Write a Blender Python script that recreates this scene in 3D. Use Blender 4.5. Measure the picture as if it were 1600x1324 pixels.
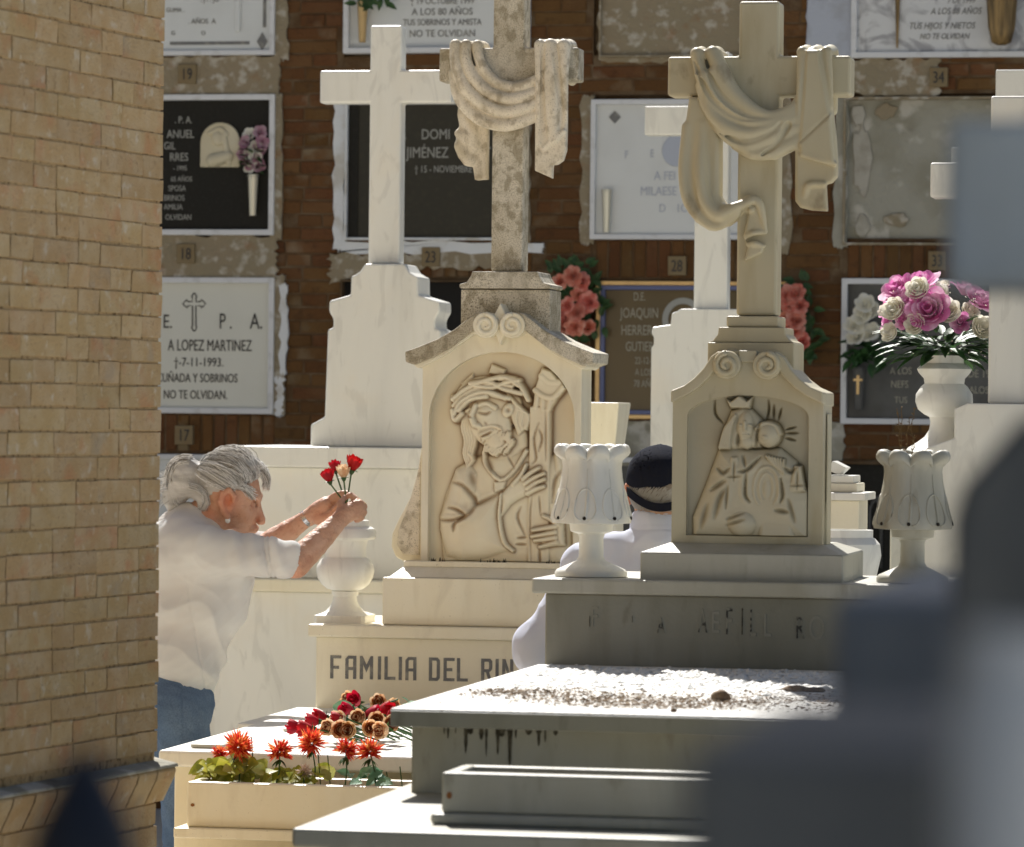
import bpy, bmesh, math, random
import numpy as np
from mathutils import Vector, Matrix
from mathutils.geometry import tessellate_polygon
random.seed(7); RNG = np.random.default_rng(7)
for o in list(bpy.data.objects): bpy.data.objects.remove(o)
SC = bpy.context.scene; COL = SC.collection
# ------------------------------------------------------------------ camera
F = 6500.0                                    # focal length in photo pixels (1600 wide)
A = math.atan(1300 / F)                       # rows of tombs run 11 degrees right of the view axis
CAM = Vector((0, 0, 1.85))
CR = (Matrix.Rotation(A, 3, 'Z') @ Matrix.Rotation(math.pi/2 - 14/F, 3, 'X') @ Matrix.Rotation(0.0104, 3, 'Z'))
cd = bpy.data.cameras.new('camera'); co = bpy.data.objects.new('camera', cd); COL.objects.link(co)
co.matrix_world = Matrix.Translation(CAM) @ CR.to_4x4()
cd.sensor_width = 36; cd.lens = 36*F/1600; cd.clip_end = 500; cd.clip_start = 0.05
cd.dof.use_dof = True; cd.dof.focus_distance = 12.6; cd.dof.aperture_fstop = 6.3; cd.dof.aperture_blades = 9
SC.camera = co
# ------------------------------------------------------------------ light
EL = math.radians(47); AZ = math.radians(-22.5)
w = bpy.data.worlds.new('World'); SC.world = w; w.use_nodes = True
wn = w.node_tree; sk = wn.nodes.new('ShaderNodeTexSky'); sk.sky_type = 'NISHITA'; sk.sun_disc = False
sk.sun_elevation = EL; sk.sun_rotation = AZ; sk.air_density = 1.0; sk.dust_density = 1.6; sk.ozone_density = 1.0
bg = wn.nodes['Background']; bg.inputs[1].default_value = 0.05; wn.links.new(sk.outputs[0], bg.inputs[0])
sl = bpy.data.lights.new('sun', 'SUN'); sl.energy = 5.0; sl.angle = math.radians(0.53); sl.color = (1, 0.97, 0.92)
so = bpy.data.objects.new('sun', sl); COL.objects.link(so)
SUN = Vector((math.sin(AZ)*math.cos(EL), math.cos(AZ)*math.cos(EL), math.sin(EL)))
so.rotation_euler = SUN.to_track_quat('Z', 'Y').to_euler(); so.location = SUN*30
vs = SC.view_settings; vs.view_transform = 'Standard'; vs.look = 'None'; vs.gamma = 1; vs.exposure = 0.66; vs.use_curve_mapping = False
SC.render.engine = 'CYCLES'; SC.cycles.max_bounces = 8; SC.cycles.diffuse_bounces = 5
# ------------------------------------------------------------------ helpers
def P(px, py, D):
    return CAM + (CR @ Vector(((px-800)/F, (662-py)/F, -1))) * D
def at(px, py, Y):
    r = CR @ Vector(((px-800)/F, (662-py)/F, -1)); return CAM + r*(Y/r.y)
class Fr:
    "measures of a front plane at depth Y, centred on picture column cx"
    def __init__(s, Y, cx, py=648):
        p = at(cx, py, Y); s.Y = Y; s.X = p.x; s.cx = cx; s.py = py; s.z0 = p.z
        s.k = (at(cx+50, py, Y).x - at(cx-50, py, Y).x)/100
        s.kz = (at(cx, py-50, Y).z - at(cx, py+50, Y).z)/100
    def x(s, px): return s.X + (px-s.cx)*s.k
    def z(s, py): return s.z0 + (s.py-py)*s.kz
    def sym(s, prof): return [(s.X-h*s.k, s.z(y)) for h, y in prof] + [(s.X+h*s.k, s.z(y)) for h, y in reversed(prof) if h > 0]
ORG = {}
def thing(name, label, cat, loc, group=None):
    o = bpy.data.objects.new(name, None); COL.objects.link(o); o.location = loc; o.empty_display_size = .1
    o['label'] = label; o['category'] = cat
    if group: o['group'] = group
    ORG[o] = Vector(loc); return o
def tag(o, label, cat, group=None):
    o['label'] = label; o['category'] = cat
    if group: o['group'] = group
    return o
def link(name, me, m, parent=None, bevel=0, smooth=False, seg=2, org=None):
    o = bpy.data.objects.new(name, me); COL.objects.link(o)
    if m and not me.materials: me.materials.append(m)
    if parent is not None:
        o.parent = parent; ORG[o] = ORG[parent]
    else: ORG[o] = Vector(org) if org is not None else Vector((0, 0, 0)); o.location = ORG[o]
    if smooth: me.polygons.foreach_set('use_smooth', [True]*len(me.polygons))
    if bevel:
        b = o.modifiers.new('bevel', 'BEVEL'); b.width = bevel; b.segments = seg; b.limit_method = 'ANGLE'; b.angle_limit = math.radians(30)
        b.harden_normals = False
    return o
def mk(name, V, Fc, m, parent=None, bevel=0, smooth=False, org=None, seg=2):
    off = ORG[parent] if parent is not None else (Vector(org) if org is not None else Vector((0, 0, 0)))
    V = np.asarray(V, dtype=np.float64).reshape(-1, 3) - np.array(off)
    me = bpy.data.meshes.new(name)
    if isinstance(Fc, np.ndarray):
        n, k = Fc.shape; me.vertices.add(len(V)); me.vertices.foreach_set('co', V.ravel().astype(np.float32))
        me.loops.add(n*k); me.loops.foreach_set('vertex_index', Fc.ravel().astype(np.int32))
        me.polygons.add(n); me.polygons.foreach_set('loop_start', np.arange(0, n*k, k, dtype=np.int32))
        try: me.polygons.foreach_set('loop_total', np.full(n, k, dtype=np.int32))
        except Exception: pass
        me.update(calc_edges=True); me.validate()
    else: me.from_pydata([tuple(v) for v in V], [], Fc); me.update()
    return link(name, me, m, parent, bevel, smooth, seg, org)
class MB:
    "collects shapes for one mesh"
    def __init__(s): s.V = []; s.F = []
    def add(s, V, Fc):
        n = len(s.V); s.V += [tuple(v) for v in V]; s.F += [tuple(i+n for i in f) for f in Fc]; return s
    def box(s, x0, x1, y0, y1, z0, z1):
        return s.add([(x, y, z) for z in (z0, z1) for y in (y0, y1) for x in (x0, x1)],
                     [(0, 2, 3, 1), (4, 5, 7, 6), (0, 1, 5, 4), (2, 6, 7, 3), (0, 4, 6, 2), (1, 3, 7, 5)])
    def frustum(s, a, b):
        "a, b = (x0,x1,y0,y1,z): bottom and top rectangle"
        return s.add([(x, y, q[4]) for q in (a, b) for y in q[2:4] for x in q[0:2]],
                     [(0, 2, 3, 1), (4, 5, 7, 6), (0, 1, 5, 4), (2, 6, 7, 3), (0, 4, 6, 2), (1, 3, 7, 5)])
    def prism(s, prof, y0, y1, hole=None):
        loops = [prof] + ([hole] if hole else []); pts = [p for l in loops for p in l]
        ar = sum(prof[i][0]*prof[(i+1) % len(prof)][1]-prof[(i+1) % len(prof)][0]*prof[i][1] for i in range(len(prof)))
        n = len(pts); V = [(x, y0, z) for x, z in pts] + [(x, y1, z) for x, z in pts]; Fc = []
        if hole:
            for t in tessellate_polygon([[Vector((x, z, 0)) for x, z in l] for l in loops]):
                a, b, c = t; p = [pts[i] for i in t]
                cr = (p[1][0]-p[0][0])*(p[2][1]-p[0][1])-(p[1][1]-p[0][1])*(p[2][0]-p[0][0])
                if cr < 0: a, c = c, a
                Fc += [(a, b, c), (c+n, b+n, a+n)]
        else:
            idx = list(range(n)) if ar > 0 else list(range(n))[::-1]
            Fc += [tuple(idx), tuple(i+n for i in idx[::-1])]
        st = 0
        for li, l in enumerate(loops):
            m = len(l); a2 = sum(l[i][0]*l[(i+1) % m][1]-l[(i+1) % m][0]*l[i][1] for i in range(m))
            for i in range(m):
                a, b = st+i, st+(i+1) % m
                q = (a, a+n, b+n, b)
                if (a2 > 0) == (li == 0): q = q
                else: q = q[::-1]
                Fc.append(q[::1])
            st += m
        return s.add(V, Fc)
    def lathe(s, c, prof, n=32, lob=None, sq=None):
        "prof [(r,z)]; lob(r,i,a)->r ; sq = set of rows that are square"
        V = []; Fc = []; m = len(prof)
        for i, (r, z) in enumerate(prof):
            for j in range(n):
                a = 2*math.pi*(j+.5)/n; rr = lob(r, i, a) if lob else r
                if sq and i in sq:
                    q = max(abs(math.cos(a)), abs(math.sin(a))); rr = r/q
                V.append((c[0]+rr*math.cos(a), c[1]+rr*math.sin(a), z))
        for i in range(m-1):
            for j in range(n):
                k = (j+1) % n; Fc.append((i*n+j, i*n+k, (i+1)*n+k, (i+1)*n+j))
        Fc.append(tuple(range(n))[::-1]); Fc.append(tuple((m-1)*n+j for j in range(n)))
        return s.add(V, Fc)
    def tube(s, pts, r, n=6):
        pts = [Vector(p) for p in pts]; m = len(pts); rs = r if isinstance(r, (list, tuple)) else [r]*m; V = []; Fc = []
        up = Vector((.3, .2, 1)).normalized()
        for i, p in enumerate(pts):
            t = (pts[min(i+1, m-1)]-pts[max(i-1, 0)]); t = t.normalized() if t.length > 1e-9 else Vector((0, 0, 1))
            a = t.cross(up); a = a.normalized() if a.length > 1e-4 else t.orthogonal().normalized(); b = t.cross(a)
            for j in range(n):
                q = 2*math.pi*j/n; V.append(p + (a*math.cos(q)+b*math.sin(q))*rs[i])
        for i in range(m-1):
            for j in range(n):
                k = (j+1) % n; Fc.append((i*n+j, i*n+k, (i+1)*n+k, (i+1)*n+j))
        Fc.append(tuple(range(n))[::-1]); Fc.append(tuple((m-1)*n+j for j in range(n)))
        return s.add(V, Fc)
    def build(s, name, m, parent=None, bevel=0, smooth=False, org=None, seg=2):
        o = mk(name, s.V, s.F, m, parent, bevel, smooth, org, seg)
        bm = bmesh.new(); bm.from_mesh(o.data); bmesh.ops.recalc_face_normals(bm, faces=bm.faces); bm.to_mesh(o.data); bm.free()
        return o
def sauto(o, deg=35):
    me = o.data; bm = bmesh.new(); bm.from_mesh(me)
    for f in bm.faces: f.smooth = True
    for e in bm.edges: e.smooth = not (len(e.link_faces) == 2 and e.calc_face_angle(0) > math.radians(deg))
    bm.to_mesh(me); bm.free(); return o
def text(s, x, y, z, h, m, parent, xs=1.0, align='LEFT', name='lettering', ex=.0015, shear=0, sp=1.0, bold=0):
    c = bpy.data.curves.new('t', 'FONT'); c.body = s; c.size = h*1.44; c.align_x = align; c.extrude = ex; c.resolution_u = 3; c.shear = shear; c.space_character = sp; c.offset = bold*h
    o = bpy.data.objects.new('t', c); COL.objects.link(o); bpy.context.view_layer.update()
    me = bpy.data.meshes.new_from_object(o); bpy.data.objects.remove(o)
    off = ORG[parent]
    for v in me.vertices:
        a = v.co; v.co = (x+a.x*xs-off.x, y-a.z-off.y, z+a.y-off.z)
    me.name = name; me.materials.clear()
    return link(name, me, m, parent)
# ------------------------------------------------------------------ materials
def lin(r, g, b): return tuple(((c/255)/12.92 if c/255 <= .04045 else ((c/255+.055)/1.055)**2.4) for c in (r, g, b))
def mat(name, col, rough=.55, layers=(), bump=0, bscale=40, rnd=0, spec=.4, metal=0, sss=0, transl=0, coat=0, bdet=5, attr=None):
    """layers: (scale, lo, hi, colour, amount, stretch, detail) noise-masked colours over the base"""
    m = bpy.data.materials.new(name); m.use_nodes = True; nt = m.node_tree; N = nt.nodes; L = nt.links
    b = N['Principled BSDF']; b.inputs['Roughness'].default_value = rough; b.inputs['Metallic'].default_value = metal
    b.inputs['Specular IOR Level'].default_value = spec
    tc = N.new('ShaderNodeTexCoord'); cur = N.new('ShaderNodeRGB'); cur.outputs[0].default_value = (*col, 1); cur = cur.outputs[0]
    oi = N.new('ShaderNodeObjectInfo')
    def coords(st):
        mp = N.new('ShaderNodeMapping'); mp.inputs['Scale'].default_value = st; L.new(tc.outputs['Object'], mp.inputs[0])
        if rnd:
            ad = N.new('ShaderNodeVectorMath'); ad.operation = 'MULTIPLY_ADD'; L.new(oi.outputs['Random'], ad.inputs[0]); ad.inputs[1].default_value = (31, 17, 23)
            L.new(mp.outputs[0], ad.inputs[2]); return ad.outputs[0]
        return mp.outputs[0]
    for ly in layers:
        sc, lo, hi, c2, am = ly[:5]; st = ly[5] if len(ly) > 5 else (1, 1, 1); de = ly[6] if len(ly) > 6 else 5
        dist = ly[7] if len(ly) > 7 else 0
        nz = N.new('ShaderNodeTexNoise'); nz.inputs['Scale'].default_value = sc; nz.inputs['Detail'].default_value = de; nz.inputs['Distortion'].default_value = dist
        L.new(coords(st), nz.inputs['Vector'])
        mr = N.new('ShaderNodeMapRange'); mr.inputs[1].default_value = lo; mr.inputs[2].default_value = hi; mr.inputs[4].default_value = am; L.new(nz.outputs[0], mr.inputs[0])
        mx = N.new('ShaderNodeMix'); mx.data_type = 'RGBA'; L.new(mr.outputs[0], mx.inputs[0]); L.new(cur, mx.inputs[6]); mx.inputs[7].default_value = (*c2, 1); cur = mx.outputs[2]
    if attr:
        at_ = N.new('ShaderNodeAttribute'); at_.attribute_name = 'tint_mask'
        mx = N.new('ShaderNodeMix'); mx.data_type = 'RGBA'; L.new(at_.outputs['Fac'], mx.inputs[0]); L.new(cur, mx.inputs[6]); mx.inputs[7].default_value = (*attr, 1); cur = mx.outputs[2]
    if rnd:
        hs = N.new('ShaderNodeHueSaturation'); mr = N.new('ShaderNodeMapRange'); mr.inputs[3].default_value = 1-rnd; mr.inputs[4].default_value = 1+rnd
        L.new(oi.outputs['Random'], mr.inputs[0]); L.new(mr.outputs[0], hs.inputs['Value']); L.new(cur, hs.inputs['Color'])
        ma = N.new('ShaderNodeMath'); ma.operation = 'MULTIPLY_ADD'; ma.inputs[1].default_value = 7.13; ma.inputs[2].default_value = 0; L.new(oi.outputs['Random'], ma.inputs[0])
        fr = N.new('ShaderNodeMath'); fr.operation = 'FRACT'; L.new(ma.outputs[0], fr.inputs[0])
        m2 = N.new('ShaderNodeMapRange'); m2.inputs[3].default_value = .5-rnd*.07; m2.inputs[4].default_value = .5+rnd*.05; L.new(fr.outputs[0], m2.inputs[0]); L.new(m2.outputs[0], hs.inputs['Hue'])
        cur = hs.outputs[0]
    L.new(cur, b.inputs['Base Color'])
    if bump:
        nz = N.new('ShaderNodeTexNoise'); nz.inputs['Scale'].default_value = bscale; nz.inputs['Detail'].default_value = bdet; L.new(coords((1, 1, 1)), nz.inputs['Vector'])
        bp = N.new('ShaderNodeBump'); bp.inputs['Strength'].default_value = bump; bp.inputs['Distance'].default_value = .01; L.new(nz.outputs[0], bp.inputs['Height']); L.new(bp.outputs[0], b.inputs['Normal'])
    if sss: b.inputs['Subsurface Weight'].default_value = sss; b.inputs['Subsurface Radius'].default_value = (1, .4, .25); b.inputs['Subsurface Scale'].default_value = .02
    if coat: b.inputs['Coat Weight'].default_value = coat
    if transl:
        tr = N.new('ShaderNodeBsdfTranslucent'); L.new(cur, tr.inputs[0]); ms = N.new('ShaderNodeMixShader'); ms.inputs[0].default_value = transl
        L.new(b.outputs[0], ms.inputs[1]); L.new(tr.outputs[0], ms.inputs[2]); L.new(ms.outputs[0], N['Material Output'].inputs[0])
    return m
GV = (.40, .40, .37)
M = dict(
  marble_white=mat('marble_white', (.80, .79, .73), .38, [(7, .54, .74, (.62, .60, .52), .30, (3, 3, .4), 7), (1.3, .5, .68, (.70, .68, .58), .5, (1, 1, .6), 4), (1.6, .42, .62, (.66, .66, .63), .55, (1, 1, .35), 7, 1.2), (7, .56, .64, (.55, .54, .5), .35, (1.6, 1, .5), 8, 2), (3, .55, .75, (.80, .70, .54), .35)], .05, 60),
  marble_cream=mat('marble_cream', (.82, .77, .62), .42, [(7, .52, .72, (.60, .53, .38), .35, (3, 3, .5), 7), (1.6, .52, .66, (.68, .62, .48), .6, (1, 1, .6), 4), (2.2, .4, .7, (.79, .69, .47), .6, (1, 1, .5), 6, .8), (9, .58, .7, (.55, .48, .36), .3, (1, 1, .4), 8, 1), (160, .70, .74, (.12, .09, .05), .5)], .07, 90),
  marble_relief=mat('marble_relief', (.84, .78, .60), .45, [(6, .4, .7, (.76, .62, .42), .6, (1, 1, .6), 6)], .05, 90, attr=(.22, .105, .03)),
  marble_lichen=mat('marble_lichen', (.68, .63, .52), .65, [(6, .42, .60, (.42, .36, .25), .75, (1, 1, .55), 10), (34, .48, .60, (.26, .22, .14), .65, (1, 1, .8), 8), (330, .54, .60, (.10, .08, .045), .75, (1, 1, 1), 1.5), (3, .55, .7, (.70, .66, .57), .6)], .2, 220),
  marble_shroud=mat('marble_shroud', (.76, .69, .56), .55, [(6, .48, .62, (.46, .39, .26), .75, (1, 1, .6), 8), (30, .52, .64, (.30, .24, .15), .6, (1, 1, .8), 7), (330, .62, .67, (.14, .11, .07), .7, (1, 1, 1), 1.5)], .1, 220),
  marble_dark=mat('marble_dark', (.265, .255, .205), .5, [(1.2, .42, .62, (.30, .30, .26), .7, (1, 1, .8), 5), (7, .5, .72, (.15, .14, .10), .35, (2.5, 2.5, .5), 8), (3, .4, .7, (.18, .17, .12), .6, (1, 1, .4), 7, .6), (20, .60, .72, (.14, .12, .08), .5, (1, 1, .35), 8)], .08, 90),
  marble_honey=mat('marble_honey', (.54, .49, .35), .42, [(7, .52, .72, (.36, .29, .15), .4, (2.5, 2.5, .5), 8), (3, .4, .7, (.49, .39, .22), .6, (1, 1, .4), 6), (14, .64, .74, (.22, .16, .09), .55, (1, 1, .6), 7), (1.5, .5, .7, (.66, .63, .54), .5)], .06, 90),
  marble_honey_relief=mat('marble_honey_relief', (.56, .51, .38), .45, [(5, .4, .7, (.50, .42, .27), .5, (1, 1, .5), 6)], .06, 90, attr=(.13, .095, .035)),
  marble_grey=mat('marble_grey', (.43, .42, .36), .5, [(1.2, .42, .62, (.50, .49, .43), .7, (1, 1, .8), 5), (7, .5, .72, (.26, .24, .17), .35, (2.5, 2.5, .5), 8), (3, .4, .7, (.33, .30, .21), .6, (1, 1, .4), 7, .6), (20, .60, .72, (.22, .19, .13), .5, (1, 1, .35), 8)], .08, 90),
  slab_worn=mat('slab_worn', (.74, .73, .69), .55, [(5, .45, .65, (.55, .52, .46), .5, (1, 1, 1), 8), (60, .55, .66, (.34, .28, .2), .6)], .5, 70),
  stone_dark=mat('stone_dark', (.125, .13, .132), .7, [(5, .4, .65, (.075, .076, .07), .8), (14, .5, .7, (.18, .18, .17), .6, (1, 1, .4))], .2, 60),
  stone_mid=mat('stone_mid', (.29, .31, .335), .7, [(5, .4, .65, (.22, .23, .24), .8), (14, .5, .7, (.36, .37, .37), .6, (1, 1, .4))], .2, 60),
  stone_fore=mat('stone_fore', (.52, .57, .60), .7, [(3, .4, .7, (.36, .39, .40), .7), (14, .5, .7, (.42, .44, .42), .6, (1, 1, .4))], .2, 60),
  stone_light=mat('stone_light', (.52, .54, .56), .6, [(4, .4, .7, (.45, .46, .47), .6)], .1, 60),
  brick_yellow=mat('brick_yellow', (.47, .33, .17), .85, [(14, .40, .62, (.52, .40, .25), .8), (9, .56, .70, (.50, .25, .12), .65), (26, .60, .72, (.58, .50, .38), .8), (60, .60, .75, (.24, .15, .07), .5), (5, .62, .72, (.36, .31, .24), .6)], .5, 120, rnd=.075, spec=.15),
  brick_far=mat('brick_far', (.36, .31, .23), .9, [(2, .4, .6, (.33, .28, .20), .7), (30, .5, .6, (.25, .2, .13), .5, (1, 1, 6))], .3, 40, spec=.1),
  wall_mortar=mat('wall_mortar', (.10, .060, .031), .95, [(10, .42, .62, (.16, .118, .074), .8), (4, .5, .65, (.09, .052, .027), .8)], .7, 60, spec=.1),
  mortar=mat('mortar', (.46, .33, .18), .95, [(50, .52, .68, (.18, .12, .06), .9)], .9, 90, spec=.1),
  brick_red=mat('brick_red', (.115, .056, .023), .9, [(3, .42, .65, (.14, .080, .036), .8), (20, .55, .7, (.08, .042, .02), .7), (5, .58, .70, (.22, .18, .12), .6)], .5, 90, rnd=.16, spec=.1),
  wall_back=mat('wall_back', (.09, .055, .028), .95, [(8, .4, .65, (.15, .11, .07), .8)], .6, 50, spec=.1),
  cement=mat('cement', (.26, .22, .15), .95, [(6, .42, .62, (.27, .22, .15), .8), (22, .52, .66, (.46, .43, .37), .8), (9, .6, .7, (.25, .13, .06), .5)], .9, 40, spec=.1),
  cement_grey=mat('cement_grey', (.33, .32, .27), .95, [(3, .42, .6, (.23, .215, .16), .8), (7, .54, .62, (.47, .45, .40), .9), (4, .62, .7, (.13, .11, .08), .8)], .8, 30, spec=.1),
  plaster=mat('plaster', (.40, .38, .33), .95, [(14, .45, .65, (.30, .28, .23), .8)], .8, 30, spec=.1),
  limewash=mat('limewash', (.66, .68, .70), .9, [(9, .5, .66, (.45, .42, .36), .7)], .5, 50, spec=.1),
  bluewash=mat('bluewash', (.42, .45, .52), .9, [(9, .5, .66, (.34, .35, .38), .7)], .3, 50, spec=.1),
  plaque_white=mat('plaque_white', (.62, .64, .64), .3, [(3, .45, .7, (.52, .53, .52), .6)]),
  plaque_ivory=mat('plaque_ivory', (.62, .62, .56), .3, [(3, .45, .7, (.56, .56, .5), .6)]),
  plaque_veined=mat('plaque_veined', (.60, .61, .62), .3, [(6, .50, .60, (.28, .28, .30), .8, (1, 1, 1), 8, 1.5)]),
  plaque_black=mat('plaque_black', (.020, .019, .016), .6, [(60, .5, .7, (.03, .029, .025), .6)], spec=.12),
  plaque_olive=mat('plaque_olive', (.045, .042, .033), .4, [(40, .5, .7, (.06, .055, .04), .6)], spec=.12),
  plaque_brown=mat('plaque_brown', (.13, .09, .04), .3, [(2, .4, .7, (.07, .055, .03), .7)], spec=.3),
  plaque_slate=mat('plaque_slate', (.10, .10, .095), .5, [(8, .4, .7, (.055, .05, .045), .7)], spec=.3),
  frame_white=mat('frame_white', (.62, .63, .65), .5, [(20, .55, .7, (.42, .42, .42), .5)]),
  gold=mat('gold', (.55, .38, .18), .35, [(20, .5, .7, (.35, .22, .1), .5)], metal=.6),
  frame_blue=mat('frame_blue', (.10, .12, .25), .4),
  brass=mat('brass', (.27, .18, .075), .45, [(12, .42, .62, (.08, .055, .025), .85, (3, 3, .3))], metal=.3),
  steel=mat('steel', (.6, .56, .46), .3, metal=.8),
  ink=mat('ink', (.03, .03, .032), .6), ink_grey=mat('ink_grey', (.15, .15, .15), .6, [(30, .5, .65, (.30, .29, .25), .7)]),
  ink_pale=mat('ink_pale', (.34, .34, .31), .6), ink_ghost=mat('ink_ghost', (.36, .34, .27), .6), ink_faint=mat('ink_faint', (.27, .26, .21), .6), ink_worn=mat('ink_worn', (.05, .047, .04), .7, [(45, .44, .52, (.25, .24, .19), 1)]), ink_lilac=mat('ink_lilac', (.42, .45, .52), .6),
  tagcream=mat('tagcream', (.20, .15, .078), .7, [(30, .5, .65, (.2, .13, .06), .6)]),
  concrete=mat('concrete', (.52, .50, .45), .95, [(1.5, .4, .65, (.44, .42, .37), .7), (30, .5, .7, (.56, .54, .49), .5)], .4, 30, spec=.2),
  skin=mat('skin', (.58, .335, .225), .5, [(30, .5, .66, (.46, .22, .14), .55), (90, .62, .7, (.36, .17, .10), .5), (14, .5, .7, (.66, .42, .31), .6)], .35, 140, sss=.12, attr=(.62, .17, .07)),
  skin_ear=mat('skin_ear', (.60, .24, .15), .5, sss=.5),
  hair=mat('hair', (.58, .56, .53), .5, [(12, .40, .62, (.30, .285, .26), .6, (.5, 1, 3))], .3, 200, spec=.4, sss=0),
  hair_strand=mat('hair_strand', (.52, .50, .47), .4, spec=.6, transl=.3), hair_white=mat('hair_white', (.90, .89, .87), .4, spec=.6, transl=.35), hair_dark=mat('hair_dark', (.20, .185, .165), .4, spec=.6, transl=.2),
  shirt=mat('shirt', (.88, .91, .90), .9, [(3, .4, .7, (.86, .88, .86), .6)], .12, 500, transl=.42, spec=.15),
  shirt_blue=mat('shirt_blue', (.66, .70, .84), .85, [(4, .4, .7, (.66, .70, .83), .6)], .08, 400, transl=.15, spec=.2),
  denim=mat('denim', (.10, .155, .25), .9, [(6, .42, .64, (.17, .235, .33), .8), (200, .45, .6, (.07, .11, .19), .5)], .3, 600, spec=.1),
  cap=mat('cap', (.012, .014, .024), .95, [(60, .5, .7, (.018, .018, .022), .6)], .3, 400, spec=.08),
  hair_grey=mat('hair_grey', (.22, .175, .135), .6, [(30, .45, .62, (.36, .31, .26), .7, (.6, .6, 2))], .6, 150),
  shoe=mat('shoe', (.05, .04, .035), .6),
  red=mat('petal_red', (.55, .008, .018), .6, [(30, .4, .7, (.36, .004, .02), .7)], .1, 100, transl=.3, rnd=.1),
  peach=mat('petal_peach', (.80, .52, .28), .6, [(25, .45, .62, (.82, .70, .50), .8), (14, .62, .72, (.55, .2, .07), .7)], .1, 100, transl=.3, rnd=.1),
  rust=mat('petal_rust', (.42, .10, .025), .6, [(25, .45, .62, (.25, .045, .015), .8)], .1, 100, transl=.2, rnd=.1),
  coral=mat('petal_coral', (.66, .20, .14), .6, [(40, .42, .58, (.82, .42, .33), .8)], .1, 100, transl=.3, rnd=.15),
  pink=mat('petal_pink', (.70, .20, .48), .55, [(25, .42, .60, (.86, .58, .74), .9)], .1, 100, transl=.35, rnd=.12),
  pink_dusty=mat('petal_pink_dusty', (.42, .20, .27), .6, [(25, .45, .62, (.60, .45, .48), .85)], .1, 100, transl=.3, rnd=.15),
  white_petal=mat('petal_white', (.86, .83, .71), .55, [(25, .45, .62, (.89, .88, .83), .8)], .1, 100, transl=.35),
  mum=mat('petal_mum', (.68, .045, .03), .55, [(70, .48, .58, (.85, .36, .10), .9)], transl=.4, rnd=.1),
  mum_white=mat('petal_mum_white', (.75, .62, .52), .55, transl=.3),
  leaf=mat('leaf_dark', (.030, .075, .022), .45, [(25, .45, .65, (.06, .14, .04), .8)], .2, 80, transl=.25, rnd=.2),
  leaf_yellow=mat('leaf_yellow', (.36, .36, .04), .5, [(25, .45, .62, (.16, .19, .03), .8), (12, .52, .66, (.55, .54, .22), .7), (8, .62, .7, (.22, .12, .04), .7)], .2, 80, transl=.4, rnd=.2),
  leaf_mint=mat('leaf_mint', (.16, .33, .19), .45, [(25, .45, .65, (.30, .46, .33), .7)], .2, 80, transl=.3),
  stem=mat('stem', (.045, .105, .03), .6), twig=mat('twig', (.16, .10, .04), .9), litter=mat('litter', (.22, .145, .08), .95, [(40, .42, .6, (.13, .08, .045), .8), (15, .55, .7, (.45, .36, .26), .8)], .5, 80, rnd=.1),
  iron=mat('iron', (.020, .024, .036), .55, metal=.2), soil=mat('soil', (.07, .05, .03), .95, (), .8, 40),
  hole=mat('dark_hole_disc', (.02, .015, .01), .9), stain=mat('stain', (.05, .043, .03), .95, [(60, .45, .6, (.14, .125, .09), .9)]), rust_spot=mat('rust_spot', (.25, .10, .03), .9),
  black=mat('niche_shade', (.012, .011, .010), .9), glass=mat('watch_metal', (.5, .52, .55), .25, metal=.9), pearl=mat('pearl', (.85, .85, .82), .2), stitch=mat('stitch', (.70, .68, .62), .9))
M['M_drip'] = M['stain']
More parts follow.
